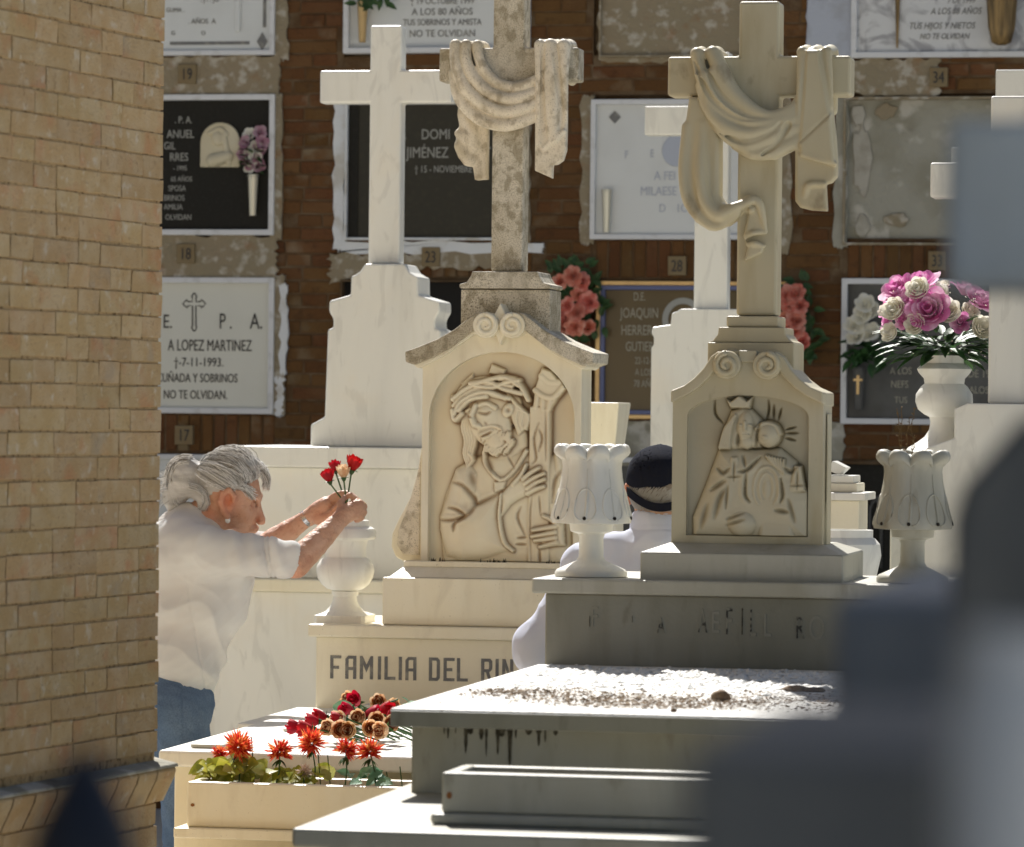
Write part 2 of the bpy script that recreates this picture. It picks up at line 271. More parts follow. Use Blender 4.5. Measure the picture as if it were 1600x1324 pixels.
# ------------------------------------------------------------------ distance-field modeller (for carved cloth and bodies)
class SDF:
    def __init__(s, lo, hi, h):
        s.lo = np.array(lo, float); s.h = h; s.n = np.ceil((np.array(hi)-s.lo)/h).astype(int)+1
        s.d = np.full(tuple(s.n), 1.0, np.float32)
    def _blk(s, lo, hi, pad):
        a = np.clip(np.floor((np.array(lo)-pad-s.lo)/s.h).astype(int), 0, s.n); b = np.clip(np.ceil((np.array(hi)+pad-s.lo)/s.h).astype(int)+1, 0, s.n)
        if np.any(b <= a): return None
        ax = [s.lo[i]+s.h*np.arange(a[i], b[i]) for i in range(3)]
        return tuple(slice(a[i], b[i]) for i in range(3)), ax[0][:, None, None], ax[1][None, :, None], ax[2][None, None, :]
    def _put(s, sl, v, k, sub):
        o = s.d[sl]; v = v.astype(np.float32)
        if sub:
            v = -v; hh = np.maximum(k-np.abs(o-v), 0)/k if k else 0; s.d[sl] = np.maximum(o, v)+(hh*hh*k/4 if k else 0)
        else:
            hh = np.maximum(k-np.abs(o-v), 0)/k if k else 0; s.d[sl] = np.minimum(o, v)-(hh*hh*k/4 if k else 0)
    def cap(s, a, b, ra, rb=None, k=.01, sub=False, squash=None):
        rb = ra if rb is None else rb; a = np.array(a, float); b = np.array(b, float); R = max(ra, rb)
        q = s._blk(np.minimum(a, b)-R, np.maximum(a, b)+R, k+2*s.h+.01)
        if q is None: return s
        sl, x, y, z = q; ba = b-a; L = max(float(ba@ba), 1e-9)
        t = np.clip(((x-a[0])*ba[0]+(y-a[1])*ba[1]+(z-a[2])*ba[2])/L, 0, 1)
        d = np.sqrt((x-a[0]-t*ba[0])**2+(y-a[1]-t*ba[1])**2+(z-a[2]-t*ba[2])**2)-(ra+(rb-ra)*t)
        s._put(sl, d, k, sub); return s
    def chain(s, pts, rs, k=.01, sub=False):
        if not isinstance(rs, (list, tuple)): rs = [rs]*len(pts)
        if len(pts) > 2:                                  # smooth curve through the points
            p = [np.array([*a, r]) for a, r in zip(pts, rs)]; p = [2*p[0]-p[1]]+p+[2*p[-1]-p[-2]]; out = []
            for i in range(1, len(p)-2):
                for t in (0, .25, .5, .75): out.append(.5*(2*p[i]+(p[i+1]-p[i-1])*t+(2*p[i-1]-5*p[i]+4*p[i+1]-p[i+2])*t*t+(3*p[i]-p[i-1]-3*p[i+1]+p[i+2])*t**3))
            out.append(p[-2]); pts = [o[:3] for o in out]; rs = [float(o[3]) for o in out]
            A_ = np.array(pts); Rm = max(rs); b = s._blk(A_.min(0)-Rm, A_.max(0)+Rm, k+2*s.h+.01)
            if b is None: return s
            sl = b[0]; keep = s.d[sl].copy(); s.d[sl] = 1.0            # the chain is joined crisply first, then blended in
            for i in range(len(pts)-1): s.cap(pts[i], pts[i+1], rs[i], rs[i+1], 0)
            v = s.d[sl].copy(); s.d[sl] = keep; s._put(sl, v, k, sub); return s
        for i in range(len(pts)-1): s.cap(pts[i], pts[i+1], rs[i], rs[i+1], k, sub)
        return s
    def ell(s, c, r, k=.01, sub=False, rot=None):
        c = np.array(c, float); r = np.array(r, float); R = float(r.max())
        q = s._blk(c-R, c+R, k+2*s.h+.01)
        if q is None: return s
        sl, x, y, z = q; X, Y, Z = x-c[0], y-c[1], z-c[2]
        if rot is not None:
            m = np.array(rot); X, Y, Z = (m[0, 0]*X+m[1, 0]*Y+m[2, 0]*Z, m[0, 1]*X+m[1, 1]*Y+m[2, 1]*Z, m[0, 2]*X+m[1, 2]*Y+m[2, 2]*Z)
        k0 = np.sqrt((X/r[0])**2+(Y/r[1])**2+(Z/r[2])**2); k1 = np.sqrt((X/r[0]**2)**2+(Y/r[1]**2)**2+(Z/r[2]**2)**2)+1e-9
        s._put(sl, k0*(k0-1)/k1, k, sub); return s
    def poly(s, pts, y0, y1, rnd=.004, k=.006, sub=False):
        "polygon in the x-z plane pulled along y"
        p = np.array(pts, float); q = s._blk((p[:, 0].min(), y0, p[:, 1].min()), (p[:, 0].max(), y1, p[:, 1].max()), k+2*s.h+.01)
        if q is None: return s
        sl, x, y, z = q; X = x[:, 0, :]; Z = z[0, :, :]; X, Z = np.broadcast_arrays(X, Z)
        d = np.full(X.shape, 1e9); sg = np.ones(X.shape); n = len(p)
        for i in range(n):
            a = p[i]; b = p[(i+1) % n]; e = b-a; wx = X-a[0]; wz = Z-a[1]; t = np.clip((wx*e[0]+wz*e[1])/(e@e+1e-12), 0, 1)
            d = np.minimum(d, (wx-e[0]*t)**2+(wz-e[1]*t)**2)
            c1 = Z >= a[1]; c2 = Z < b[1]; c3 = e[0]*wz > e[1]*wx
            sg = np.where((c1 & c2 & c3) | (~c1 & ~c2 & ~c3), -sg, sg)
        d2 = (sg*np.sqrt(d))[:, None, :]+rnd; dy = np.abs(y-(y0+y1)/2)-(y1-y0)/2+rnd
        v = np.minimum(np.maximum(d2, dy), 0)+np.sqrt(np.maximum(d2, 0)**2+np.maximum(dy, 0)**2)-rnd
        s._put(sl, v, k, sub); return s
    def mesh(s):
        d = s.d; i8 = (d < 0); c = np.zeros(tuple(s.n-1), np.uint8)
        cs = [(i, j, k) for i in (0, 1) for j in (0, 1) for k in (0, 1)]
        def sub(a, o): return a[o[0]:a.shape[0]-1+o[0], o[1]:a.shape[1]-1+o[1], o[2]:a.shape[2]-1+o[2]]
        for o in cs: c += sub(i8, o)
        act = (c > 0) & (c < 8); idx = np.full(act.shape, -1, np.int32); ii = np.argwhere(act); idx[act] = np.arange(len(ii))
        acc = np.zeros((len(ii), 3)); cnt = np.zeros(len(ii))
        for a in cs:
            for ax in range(3):
                if a[ax] == 0:
                    b = list(a); b[ax] = 1
                    da = d[ii[:, 0]+a[0], ii[:, 1]+a[1], ii[:, 2]+a[2]]; db = d[ii[:, 0]+b[0], ii[:, 1]+b[1], ii[:, 2]+b[2]]
                    m = (da < 0) != (db < 0); t = np.where(m, da/np.where(m, da-db, 1), 0); pos = np.array(a, float)[None]+np.zeros((len(ii), 3)); pos[:, ax] += t
                    acc += pos*m[:, None]; cnt += m
        V = (ii+acc/np.maximum(cnt, 1)[:, None])*s.h+s.lo; Q = []
        for ax in range(3):
            b, cc = (ax+1) % 3, (ax+2) % 3
            sl1 = [slice(1, -1)]*3; sl1[ax] = slice(0, -1); sl2 = [slice(1, -1)]*3; sl2[ax] = slice(1, None)
            s1 = i8[tuple(sl1)]; s2 = i8[tuple(sl2)]; e = np.argwhere(s1 != s2)
            if len(e) == 0: continue
            ins = s1[e[:, 0], e[:, 1], e[:, 2]]; p = e+1; p[:, ax] -= 1
            def cell(ob, oc):
                q = p.copy(); q[:, b] += ob; q[:, cc] += oc
                return idx[q[:, 0], q[:, 1], q[:, 2]]
            q = np.stack([cell(-1, -1), cell(0, -1), cell(0, 0), cell(-1, 0)], 1); q[~ins] = q[~ins][:, ::-1]; Q.append(q)
        Q = np.concatenate(Q); Q = Q[(Q >= 0).all(1)]
        return V, Q
def waves(V, scale, n=10, seed=1, aniso=(1, 1, 1)):
    r = np.random.default_rng(seed); o = np.zeros(len(V))
    for i in range(n):
        k = r.normal(size=3)*np.array(aniso)*scale; o += np.sin(V@k+r.uniform(0, 6.28))
    return o/math.sqrt(n)
def vnormals(V, Q):
    N = np.zeros_like(V); e = np.cross(V[Q[:, 2]]-V[Q[:, 0]], V[Q[:, 3]]-V[Q[:, 1]])
    for i in range(4): np.add.at(N, Q[:, i], e)
    return N/np.maximum(np.linalg.norm(N, axis=1), 1e-9)[:, None]
def struct(o): o['kind'] = 'structure'; return o
# ------------------------------------------------------------------ ground
g = MB(); g.add([(-60, -40, 0), (60, -40, 0), (60, 70, 0), (-60, 70, 0)], [(0, 1, 2, 3)]); struct(g.build('ground', M['concrete']))
# ------------------------------------------------------------------ wall of burial niches
YW = 18.65
W0 = at(800, 648, YW)
wall = thing('niche_wall', 'long dark brick wall of burial niches in stacked rows behind the tombs', 'wall', (W0.x, YW, 0))
ZT = at(800, 0, YW).z + .16
MB().box(W0.x-5.5, W0.x+6, YW+.016, YW+1.6, 0, ZT).build('backing', M['wall_back'], wall)
def wr(x0, y0, x1, y1):
    a = at(x0, y0, YW); b = at(x1, y1, YW); c = at((x0+x1)/2, y0, YW); d = at((x0+x1)/2, y1, YW); return a.x, b.x, d.z, c.z
def brick_mesh(name, L, H, Dp, m, seed, j=.0025, bev=.004):
    r = random.Random(seed); bm = bmesh.new(); bmesh.ops.create_cube(bm, size=1)
    for v in bm.verts:
        v.co = Vector((v.co.x*L+r.uniform(-j, j), v.co.y*Dp+r.uniform(-j, j)*.6, v.co.z*H+r.uniform(-j, j)))
    bmesh.ops.bevel(bm, geom=bm.edges[:], offset=bev, segments=1, affect='EDGES')
    me = bpy.data.meshes.new(name); bm.to_mesh(me); bm.free(); me.materials.append(m); return me
def place(me, parent, loc, rz=0, rx=0):
    o = bpy.data.objects.new('brick', me); COL.objects.link(o); o.parent = parent; o.location = Vector(loc)-ORG[parent]; o.rotation_euler = (rx, 0, rz); ORG[o] = ORG[parent]; return o
cols = [(143, 430), (535, 822), (925, 1216), (1318, 1612)]
rows = [(-70, 88), (150, 372), (437, 648), (716, 930)]
CH = .0615
WB = [brick_mesh('brick', .238, CH-.008, .07, M['brick_red'], i) for i in range(4)]
WH = [brick_mesh('brick', .115, CH-.008, .07, M['brick_red'], i+9) for i in range(4)]
WS = [brick_mesh('brick', .052, .17, .07, M['brick_red'], i+20) for i in range(3)]
colx = [(at(a, 400, YW).x, at(b, 400, YW).x) for a, b in cols]; rowz = [(at(800, b, YW).z, at(800, a, YW).z) for a, b in rows]
nb = 0; rest = MB()
zlo, zhi = at(800, 760, YW).z, ZT; xlo, xhi = at(235, 400, YW).x, at(1610, 400, YW).x
soldier = [(2, 1), (3, 1), (1, 1), (0, 2), (1, 2)]
def insold(x, z):
    for c, r in soldier:
        if colx[c][0] < x < colx[c][1] and rowz[r+1][1] < z < rowz[r][0]: return True
    return False
zc = 0.03; r = 0
while zc < ZT-.03:
    x = W0.x-5.5-random.uniform(0, .24)
    while x < W0.x+6:
        head = (int((x-W0.x+9)*4.3)+r) % 3 == 0; Lb = .115 if head else .238; xc = x+Lb/2
        hid = any(c0+.03 < xc-Lb/2 and xc+Lb/2 < c1-.03 and r0 < zc < r1 for c0, c1 in colx for r0, r1 in rowz) or insold(xc, zc)
        inm = any(c0+.01 < xc < c1-.01 and r0-.0 < zc < r1+.0 for c0, c1 in colx for r0, r1 in rowz)
        xa, xb = xc-Lb/2, xc+Lb/2
        for c0, c1 in colx:
            if any(r0-.02 < zc < r1+.02 for r0, r1 in rowz) or insold((c0+c1)/2, zc):
                if xa < c1 < xb: xa = c1+.004
                if xa < c0 < xb: xb = c0-.004
        if not hid and not inm and xb-xa > .035:
            dy = random.uniform(-.003, .003); cut = xb-xa < Lb-.01
            if zlo < zc < zhi-.02 and xlo < xc < xhi and nb < 285:
                place(brick_mesh('brick', xb-xa, CH-.008, .07, M['brick_red'], nb) if cut else random.choice(WH if head else WB), wall, ((xa+xb)/2, YW+.02+dy, zc)); nb += 1
            else: rest.box(xa+.003, xb-.003, YW-.012+dy, YW+.05, zc-CH/2+.005, zc+CH/2-.005)
        x += Lb+.007
    zc += CH; r += 1
o = rest.build('brick', M['brick_red'], wall); o['kind'] = 'stuff'
mt = MB(); ym = YW-.0105; xs_ = [W0.x-5.5]+[v for c in colx for v in c]+[W0.x+6]; zs_ = [0]+[v for r_ in rowz[::-1] for v in r_]+[ZT]
for i in range(0, len(xs_), 2): mt.box(xs_[i], xs_[i+1], ym, YW+.03, 0, ZT)
for c0, c1 in colx:
    for i in range(0, len(zs_), 2):
        if zs_[i+1]-zs_[i] > .01: mt.box(c0+.001, c1-.001, ym, YW+.03, zs_[i], zs_[i+1])
mt.build('mortar_bed', M['wall_mortar'], wall)
for c, r in soldier:
    x = colx[c][0]+.02; z = (rowz[r+1][1]+rowz[r][0])/2
    while x < colx[c][1]-.02: place(random.choice(WS), wall, (x+.026, YW+.018+random.uniform(-.003, .003), z)); x += .0585
def patch(x0, y0, x1, y1, m, t=.016, j=6, name='cement_patch', n=14, hole=None):
    j *= .6
    "uneven smear of render on the wall"
    X0, X1, Z0, Z1 = wr(x0, y0, x1, y1); k = .0028; pts = []
    for i in range(n): pts.append((X0+(X1-X0)*i/n, Z0+random.uniform(-j, j)*k))
    for i in range(n): pts.append((X1+random.uniform(-j, j)*k, Z0+(Z1-Z0)*i/n))
    for i in range(n): pts.append((X1-(X1-X0)*i/n, Z1+random.uniform(-j, j)*k))
    for i in range(n): pts.append((X0+random.uniform(-j, j)*k, Z1-(Z1-Z0)*i/n))
    return MB().prism(pts, YW-.018-t+random.uniform(0, .002), YW+.03).build(name, m, wall, bevel=.010, seg=3)
# smears of cement round the openings
patch(244, 88, 438, 152, M['cement'], .012); patch(246, 368, 434, 437, M['cement'], .011, 9); patch(426, 148, 441, 374, M['cement'], .014, 5)
patch(428, 430, 446, 648, M['cement'], .013, 6); patch(441, 445, 450, 585, M['limewash'], .016, 5); patch(434, 590, 445, 650, M['limewash'], .017, 6)
patch(432, -70, 452, 95, M['cement'], .010, 6); patch(524, 158, 540, 392, M['limewash'], .013, 6); patch(535, 378, 850, 396, M['limewash'], .012, 5)
patch(650, 388, 790, 420, M['cement'], .011, 8); patch(516, 396, 660, 440, M['cement'], .009, 10); patch(820, 150, 828, 390, M['cement'], .010, 4)
patch(910, 150, 928, 382, M['cement'], .010, 6); patch(1216, 90, 1236, 395, M['cement'], .008, 7); patch(1308, 92, 1470, 150, M['cement'], .009, 9)
patch(1306, 148, 1324, 388, M['cement_grey'], .010, 5); patch(870, 658, 1320, 730, M['cement_grey'], .010, 6); patch(1262, -60, 1336, 92, M['bluewash'], .012, 3)
patch(936, -70, 1170, 96, M['cement'], .004, 8)
for (s, px, py) in (('19', 296, 117), ('18', 294, 397), ('17', 291, 680), ('23', 676, 402), ('28', 1060, 416), ('34', 1468, 122), ('33', 1466, 408)):
    X0, X1, Z0, Z1 = wr(px-14, py-15, px+14, py+15); yt = YW-.045
    t = MB().box(X0, X1, yt, YW+.02, Z0, Z1).build('number_tag', M['tagcream'], wall, bevel=.003)
    text(s, (X0+X1)/2, yt-.0015, Z0+(Z1-Z0)*.2, (Z1-Z0)*.6, M['ink'], t, .72, 'CENTER')
def plaque(rect, face, frame, label, fw=7, depth=.02, fd=.035, recess=0, fw2=None, cat='plaque', name='niche_plaque'):
    X0, X1, Z0, Z1 = wr(*rect); k = .00287*fw; yf = YW-.035
    t = thing(name, label, cat, ((X0+X1)/2, yf, Z0), 'plaques closing the burial niches')
    f = MB().prism([(X0, Z0), (X1, Z0), (X1, Z1), (X0, Z1)], yf-.012, YW+.02, [(X0+k, Z0+k), (X1-k, Z0+k), (X1-k, Z1-k), (X0+k, Z1-k)]).build('frame', frame, t, bevel=.003)
    if fw2:
        k2 = k*1.0; kk = k+.0287*fw2*.1
        MB().prism([(X0+k, Z0+k), (X1-k, Z0+k), (X1-k, Z1-k), (X0+k, Z1-k)], yf-.004, YW+.02, [(X0+kk, Z0+kk), (X1-kk, Z0+kk), (X1-kk, Z1-kk), (X0+kk, Z1-kk)]).build('inner_frame', M['frame_blue'], t, bevel=.002)
    ys = yf+.010+recess
    MB().box(X0+k*.5, X1-k*.5, ys, YW+.026, Z0+k*.5, Z1-k*.5).build('face_slab', face, t)
    return t, ys
def wtext(t, ys, s, px, py, hpx, m, xs=.9, align='CENTER', shear=0, sp=1.0):
    p = at(px, py, YW); text(s, p.x, ys-.0016, p.z, hpx*.00287, m, t, xs, align, shear=shear, sp=sp)
def petals(c, n, r, ax, seed=0, open_=1.0, rows=3, tall=1.25):
    "a rose-like bloom: rows of cupped petals round axis ax -> V, F"
    rr = random.Random(seed); V = []; Fc = []; ax = Vector(ax).normalized(); u = ax.orthogonal().normalized(); v = ax.cross(u); c = Vector(c)
    for k in range(rows):
        m = [3, 5, 6, 7][min(k, 3)]; rad = r*(.30+.70*k/max(1, rows-1)); a0 = rr.uniform(0, 6.28)
        for i in range(m):
            a = a0+6.283*i/m+rr.uniform(-.15, .15); wd = 6.283/m*.72; tilt = open_*(k/max(1, rows-1))*rr.uniform(.8, 1.2); hgt = r*tall*rr.uniform(.9, 1.08)*(1-.12*k/max(1, rows))
            base = len(V); nu, nv = 5, 5
            for iu in range(nu):
                for iv in range(nv):
                    s = iu/(nu-1)*2-1; t = iv/(nv-1); wdt = wd*(.35+.65*math.sin(math.pi*min(1, .15+t*.75)))
                    ang = a+s*wdt; q = rad*(.25+.75*math.sin(min(1.57, t*1.8)))*(1+tilt*.55*t*t)*(1-.10*s*s*t)
                    z = hgt*(t-.35*tilt*t*t*t)-.10*r*s*s*t + (rr.uniform(-.05, .05)*r if t > .9 else 0)
                    V.append(c+(u*math.cos(ang)+v*math.sin(ang))*q+ax*z)
            for iu in range(nu-1):
                for iv in range(nv-1):
                    b = base+iu*nv+iv; Fc.append((b, b+nv, b+nv+1, b+1))
    return V, Fc
def leafV(c, d, n_, L, Wd, curl=.2, seed=0, nu=5):
    c = Vector(c); d = Vector(d).normalized(); n_ = Vector(n_); s = d.cross(n_).normalized(); n_ = s.cross(d); V = []; Fc = []
    for i in range(nu+1):
        t = i/nu; wv = Wd*math.sin(math.pi*min(1, .06+t*.94)**.8)*(.5 if i in (0,) else 1)
        p = c+d*L*t+n_*(-curl*L*t*t)
        V += [p-s*wv+n_*wv*.25, p, p+s*wv+n_*wv*.25]
    for i in range(nu):
        b = 3*i; Fc += [(b, b+1, b+4, b+3), (b+1, b+2, b+5, b+4)]
    return V, Fc
# top row
t, y = plaque((150, -95, 432, 88), M['plaque_white'], M['frame_white'], 'white plaque with a diamond ornament in its corner, above niche tag 19', 8)
for s, px, py, h in (('. J . . JU', 330, 4, 8), ('. . GUMA .', 272, 20, 7), ('. AÑOS  A', 318, 38, 8), ('G', 273, 56, 7), ('O', 320, 56, 7)): wtext(t, y, s, px, py, h, M['ink_grey'])
X0, X1, Z0, Z1 = wr(268, 66, 392, 71); MB().box(X0, X1, y-.003, y+.002, Z0, Z1).build('ornament_bar', M['ink_grey'], t)
X0, X1, Z0, Z1 = wr(414, -60, 418, 44); MB().box(X0, X1, y-.003, y+.002, Z0, Z1).build('ornament_bar', M['ink_grey'], t)
X0, X1, Z0, Z1 = wr(404, 52, 420, 80); MB().prism([(X0, (Z0+Z1)/2), ((X0+X1)/2, Z0), (X1, (Z0+Z1)/2), ((X0+X1)/2, Z1)], y-.006, y+.002).build('ornament_diamond', M['ink_grey'], t)
X0, X1, Z0, Z1 = wr(371, -40, 378, 51); MB().box(X0, X1, y-.012, y+.002, Z0, Z1).build('candle', M['plaque_white'], t, bevel=.004)
t, y = plaque((541, -95, 830, 84), M['plaque_white'], M['frame_white'], 'pale plaque lettered A LOS 80 AÑOS with a gilt vase, high on the wall', 9, recess=.012)
for s, px, py, h, xs in (('† 19 OCTUBRE 1999', 692, 7, 10, .82), ('A LOS 80 AÑOS', 692, 24, 11, .9), ('TUS SOBRINOS Y AMISTA', 692, 40, 10, .78), ('NO TE OLVIDAN', 692, 58, 11, .9)): wtext(t, y, s, px, py, h, M['ink_grey'], xs)
def wvase(px0, px1, py0, py1, m, parent_label, n=10, taper=.6, group=None):
    X0, X1, Z0, Z1 = wr(px0, py0, px1, py1); cx = (X0+X1)/2; r = (X1-X0)/2; ys = YW-.025-r
    v = thing('flower_vase', parent_label, 'vase', (cx, ys, Z0), group)
    sauto(MB().lathe((cx, ys), [(r*taper, Z0), (r*taper*1.02, Z0+.01), (r*.92, Z1-.012), (r, Z1-.01), (r, Z1), (r*.8, Z1), (r*.75, Z1-.03)], n).build('vase_body', m, v))
    MB().box(cx-.012, cx+.012, ys+r*.5, YW-.02, (Z0+Z1)/2, (Z0+Z1)/2+.02).build('bracket', m, v)
    return v, cx, ys, Z1
wvase(562, 579, 4, 68, M['gold'], 'tapered gilt vase fixed to the A LOS 80 AÑOS plaque')
lv = MB()
for i in range(26):
    p = at(570+random.uniform(-10, 45), random.uniform(-25, 10), YW); a = random.uniform(0, 6.28); lv.add(*leafV((p.x, YW-.07, p.z), (math.cos(a), -.3, math.sin(a)-.3), (0, -1, .3), .06, .014))
tag(lv.build('hanging_foliage', M['leaf'], org=at(580, 0, YW)), 'dark green sprig hanging over the A LOS 80 AÑOS plaque', 'foliage')
t, y = plaque((940, -95, 1168, 90), M['cement_grey'], M['cement'], 'niche in the top row sealed with rough grey cement', 3, recess=.02, cat='niche seal', name='niche_seal')
t, y = plaque((1333, -95, 1640, 91), M['plaque_veined'], M['frame_white'], 'grey veined marble plaque in slanted lettering, above niche tag 34', 9, recess=.004)
for s, px, py, h in (('7 DE 1999', 1502, 6, 9), ('A LOS 88 AÑOS', 1494, 23, 10), ('TUS HIJOS Y NIETOS', 1472, 46, 10), ('NO TE OLVIDAN', 1476, 62, 9)): wtext(t, y, s, px, py, h, M['ink_grey'], .78, shear=.3)
X0, X1, Z0, Z1 = wr(1399, -40, 1408, 76); MB().prism([(X0, Z1), ((X0+X1)/2-.003, Z0), ((X0+X1)/2+.003, Z0), (X1, Z1)], y-.014, y+.002).build('ornament_bar', M['brass'], t)
X0, X1, Z0, Z1 = wr(1545, -20, 1591, 74); cx = (X0+X1)/2; rr_ = (X1-X0)/2
v = thing('flower_vase', 'fluted brass vase on the slanted-lettering plaque', 'vase', (cx, YW-.1, Z0))
sauto(MB().lathe((cx, YW-.1), [(rr_*.3, Z0), (rr_*.62, Z0+.012), (rr_*.85, Z0+.08), (rr_, Z1-.03), (rr_*1.05, Z1)], 40, lob=lambda r, i, a: r*(1+.07*math.cos(10*a))).build('vase_body', M['brass'], v), 60)
# second row
t, y = plaque((150, 149, 431, 368), M['plaque_black'], M['frame_white'], 'black granite plaque with an arched relief and pale lettering, below tag 19', 9, recess=.008)
for s, px, py, h in (('. P. A.', 302, 193, 11), ('ANUEL', 305, 216, 13), ('GIL', 276, 234, 12), ('RRES', 296, 252, 13), ('- 1995', 294, 267, 8), ('65 AÑOS', 302, 284, 8), ('SPOSA', 292, 299, 9), ('BRINOS', 290, 314, 9), ('AMILIA', 287, 328, 9), ('OLVIDAN', 301, 344, 9)):
    p = at(px, py, YW); wtext(t, y, s, px, py, h, M['ink_pale'], .78, 'RIGHT')
X0, X1, Z0, Z1 = wr(316, 192, 377, 262); cx = (X0+X1)/2; R = (X1-X0)/2
V = [(X0, Z0), (X1, Z0)]+[(cx+R*math.cos(a), Z1-R+R*math.sin(a)) for a in np.linspace(0, math.pi, 14)]
md = MB().prism(V, y-.014, y+.002).build('relief_medallion', M['marble_honey'], t, bevel=.004)
mm = SDF((X0, y-.06, Z0), (X1, y, Z1), .004)
mm.ell((cx-.01, y-.012, Z1-.075), (.03, .022, .038), .01).cap((cx-.03, y-.01, Z0+.03), (cx+.04, y-.01, Z0+.05), .035, .028, .01).cap((cx+.045, y-.012, Z0+.02), (cx+.02, y-.012, Z1-.06), .014, .014, .006).chain([(cx-.05, y-.012, Z1-.05), (cx, y-.014, Z1-.03), (cx+.03, y-.012, Z1-.055)], .012, .006)
V_, Q_ = mm.mesh(); mk('relief_figure', V_, Q_, M['marble_honey'], md, smooth=True)
v, cx, ys, zt = wvase(391, 408, 274, 338, M['steel'], 'shiny metal vase on the black granite plaque')
b = thing('flower_posy', 'dusty pink flower posy in the metal vase on the black plaque', 'flowers', (cx, ys, zt))
for i in range(16):
    a = random.uniform(0, 6.28); q = random.uniform(0, .055); h = random.uniform(0, .22); q *= 1-h
    V_, F_ = petals((cx+q*math.cos(a), ys+q*math.sin(a)*.6, zt+h*.9), 9, .024, (math.cos(a)*.5, -1, .3), i, .9, 2); MB().add(V_, F_).build('bloom', M['pink_dusty' if i % 3 else 'white_petal'], b)
lv = MB()
for i in range(16):
    a = random.uniform(0, 6.28); lv.add(*leafV((cx, ys, zt+random.uniform(0, .12)), (math.cos(a), -.4, random.uniform(-.2, .5)), (0, -.5, 1), .075, .014))
lv.build('leaves', M['leaf'], b)
t, y = plaque((543, 160, 826, 376), M['plaque_olive'], M['limewash'], 'dark olive plaque lettered JIMÉNEZ with whitewash smeared round it', 4, recess=.01)
for s, px, py, h, xs in (('R', 632, 218, 13, .8), ('DOMI', 682, 218, 16, .8), ('JIMÉNEZ', 669, 247, 17, .76), ('T', 763, 247, 17, .76), ('† 15 - NOVIEMBRE', 694, 270, 11, .74)): wtext(t, y, s, px, py, h, M['ink_pale'], xs)
X0, X1, Z0, Z1 = wr(547, 164, 560, 372); MB().box(X0, X1, y-.006, y+.001, Z0, Z1).build('side_strip', M['plaque_black'], t)
t, y = plaque((926, 156, 1218, 375), M['plaque_white'], M['frame_white'], 'bluish white plaque with a small diamond and faded lettering, above tag 28', 8, recess=.004)
for s, px, py, h in (('F', 980, 248, 12), ('E', 1020, 246, 12), ('Z', 1044, 246, 12), ('A FEI', 1040, 282, 14), ('MILAESE', 1030, 306, 14), ('D', 1036, 332, 13), ('1C', 1066, 332, 13)): wtext(t, y, s, px, py, h, M['ink_lilac'], .8)
X0, X1, Z0, Z1 = wr(953, 174, 971, 194); MB().prism([(X0, (Z0+Z1)/2), ((X0+X1)/2, Z0), (X1, (Z0+Z1)/2), ((X0+X1)/2, Z1)], y-.006, y+.002).build('ornament_diamond', M['ink_grey'], t)
X0, X1, Z0, Z1 = wr(1036, 215, 1080, 258)
cx, cz = (X0+X1)/2, (Z0+Z1)/2; R = (X1-X0)/2
MB().prism([(cx+R*math.cos(a), cz+R*1.1*math.sin(a)) for a in np.linspace(0, 6.283, 25)[:-1]], y-.008, y+.002).build('round_medallion', M['ink_lilac'], t, bevel=.004)
wvase(943, 958, 297, 364, M['steel'], 'slim bright metal vase on the bluish white plaque')
t, y = plaque((1320, 152, 1640, 384), M['cement_grey'], M['cement'], 'niche below tag 34 sealed with patchy grey cement', 4, recess=.035, cat='niche seal', name='niche_seal')
for i, (a, b_, c, d) in enumerate(((1330, 190, 1362, 310), (1366, 160, 1404, 188), (1336, 335, 1360, 372), (1380, 330, 1420, 356), (1330, 160, 1352, 200))):
    X0, X1, Z0, Z1 = wr(a, b_, c, d); pts = [((X0+X1)/2+(X1-X0)/2*math.cos(q)*random.uniform(.7, 1.1), (Z0+Z1)/2+(Z1-Z0)/2*math.sin(q)*random.uniform(.7, 1.1)) for q in np.linspace(0, 6.28, 17)[:-1]]
    MB().prism(pts, y-.010-.002*i, y+.002).build('plaster_blob', M['cement'] if i % 2 else M['plaster'], t, bevel=.005)
# third row
t, y = plaque((150, 434, 430, 646), M['plaque_ivory'], M['frame_white'], 'ivory plaque lettered LOPEZ MARTINEZ with an outlined cross, above tag 17', 9, recess=.008)
for s, px, py, h, xs, al in (('E.', 271, 513, 22, .72, 'RIGHT'), ('P .', 354, 514, 25, .62, 'CENTER'), ('A.', 402, 514, 25, .68, 'CENTER'), ('A LOPEZ MARTINEZ', 395, 549, 18, .60, 'RIGHT'), ('†-7-11-1993.', 351, 573, 14, .80, 'RIGHT'), ('CUÑADA Y SOBRINOS', 373, 598, 14, .66, 'RIGHT'), ('NO TE OLVIDAN.', 357, 624, 14, .68, 'RIGHT')):
    wtext(t, y, s, px, py, h, M['ink'], xs, al)
def fleury(px, py, hw, hh, arm):
    c = [(-.10, -1), (0, -1.06), (.10, -1), (.16, -.9), (.09, -.84), (.08, -.25)]
    c = [(0, 1.0), (.13, .9), (.22, .82), (.17, .78), (.15, .54), (.55, .54), (.62, .64), (.78, .56), (1, .43), (.78, .30), (.62, .22), (.55, .32), (.15, .32), (.15, -.72), (.22, -.80), (.13, -.92), (0, -1)]
    pts = c + [(-a, b_) for a, b_ in c[1:-1][::-1]]
    out = []
    for a, b_ in pts:
        p = at(px+a*hw, py-b_*hh, YW); out.append((p.x, p.z))
    return out
ou = fleury(305, 488, 18, 30, 1)
MB().tube([(a, y-.001, b_) for a, b_ in ou+ou[:1]], .0032, 6).build('cross_outline', M['ink'], t)
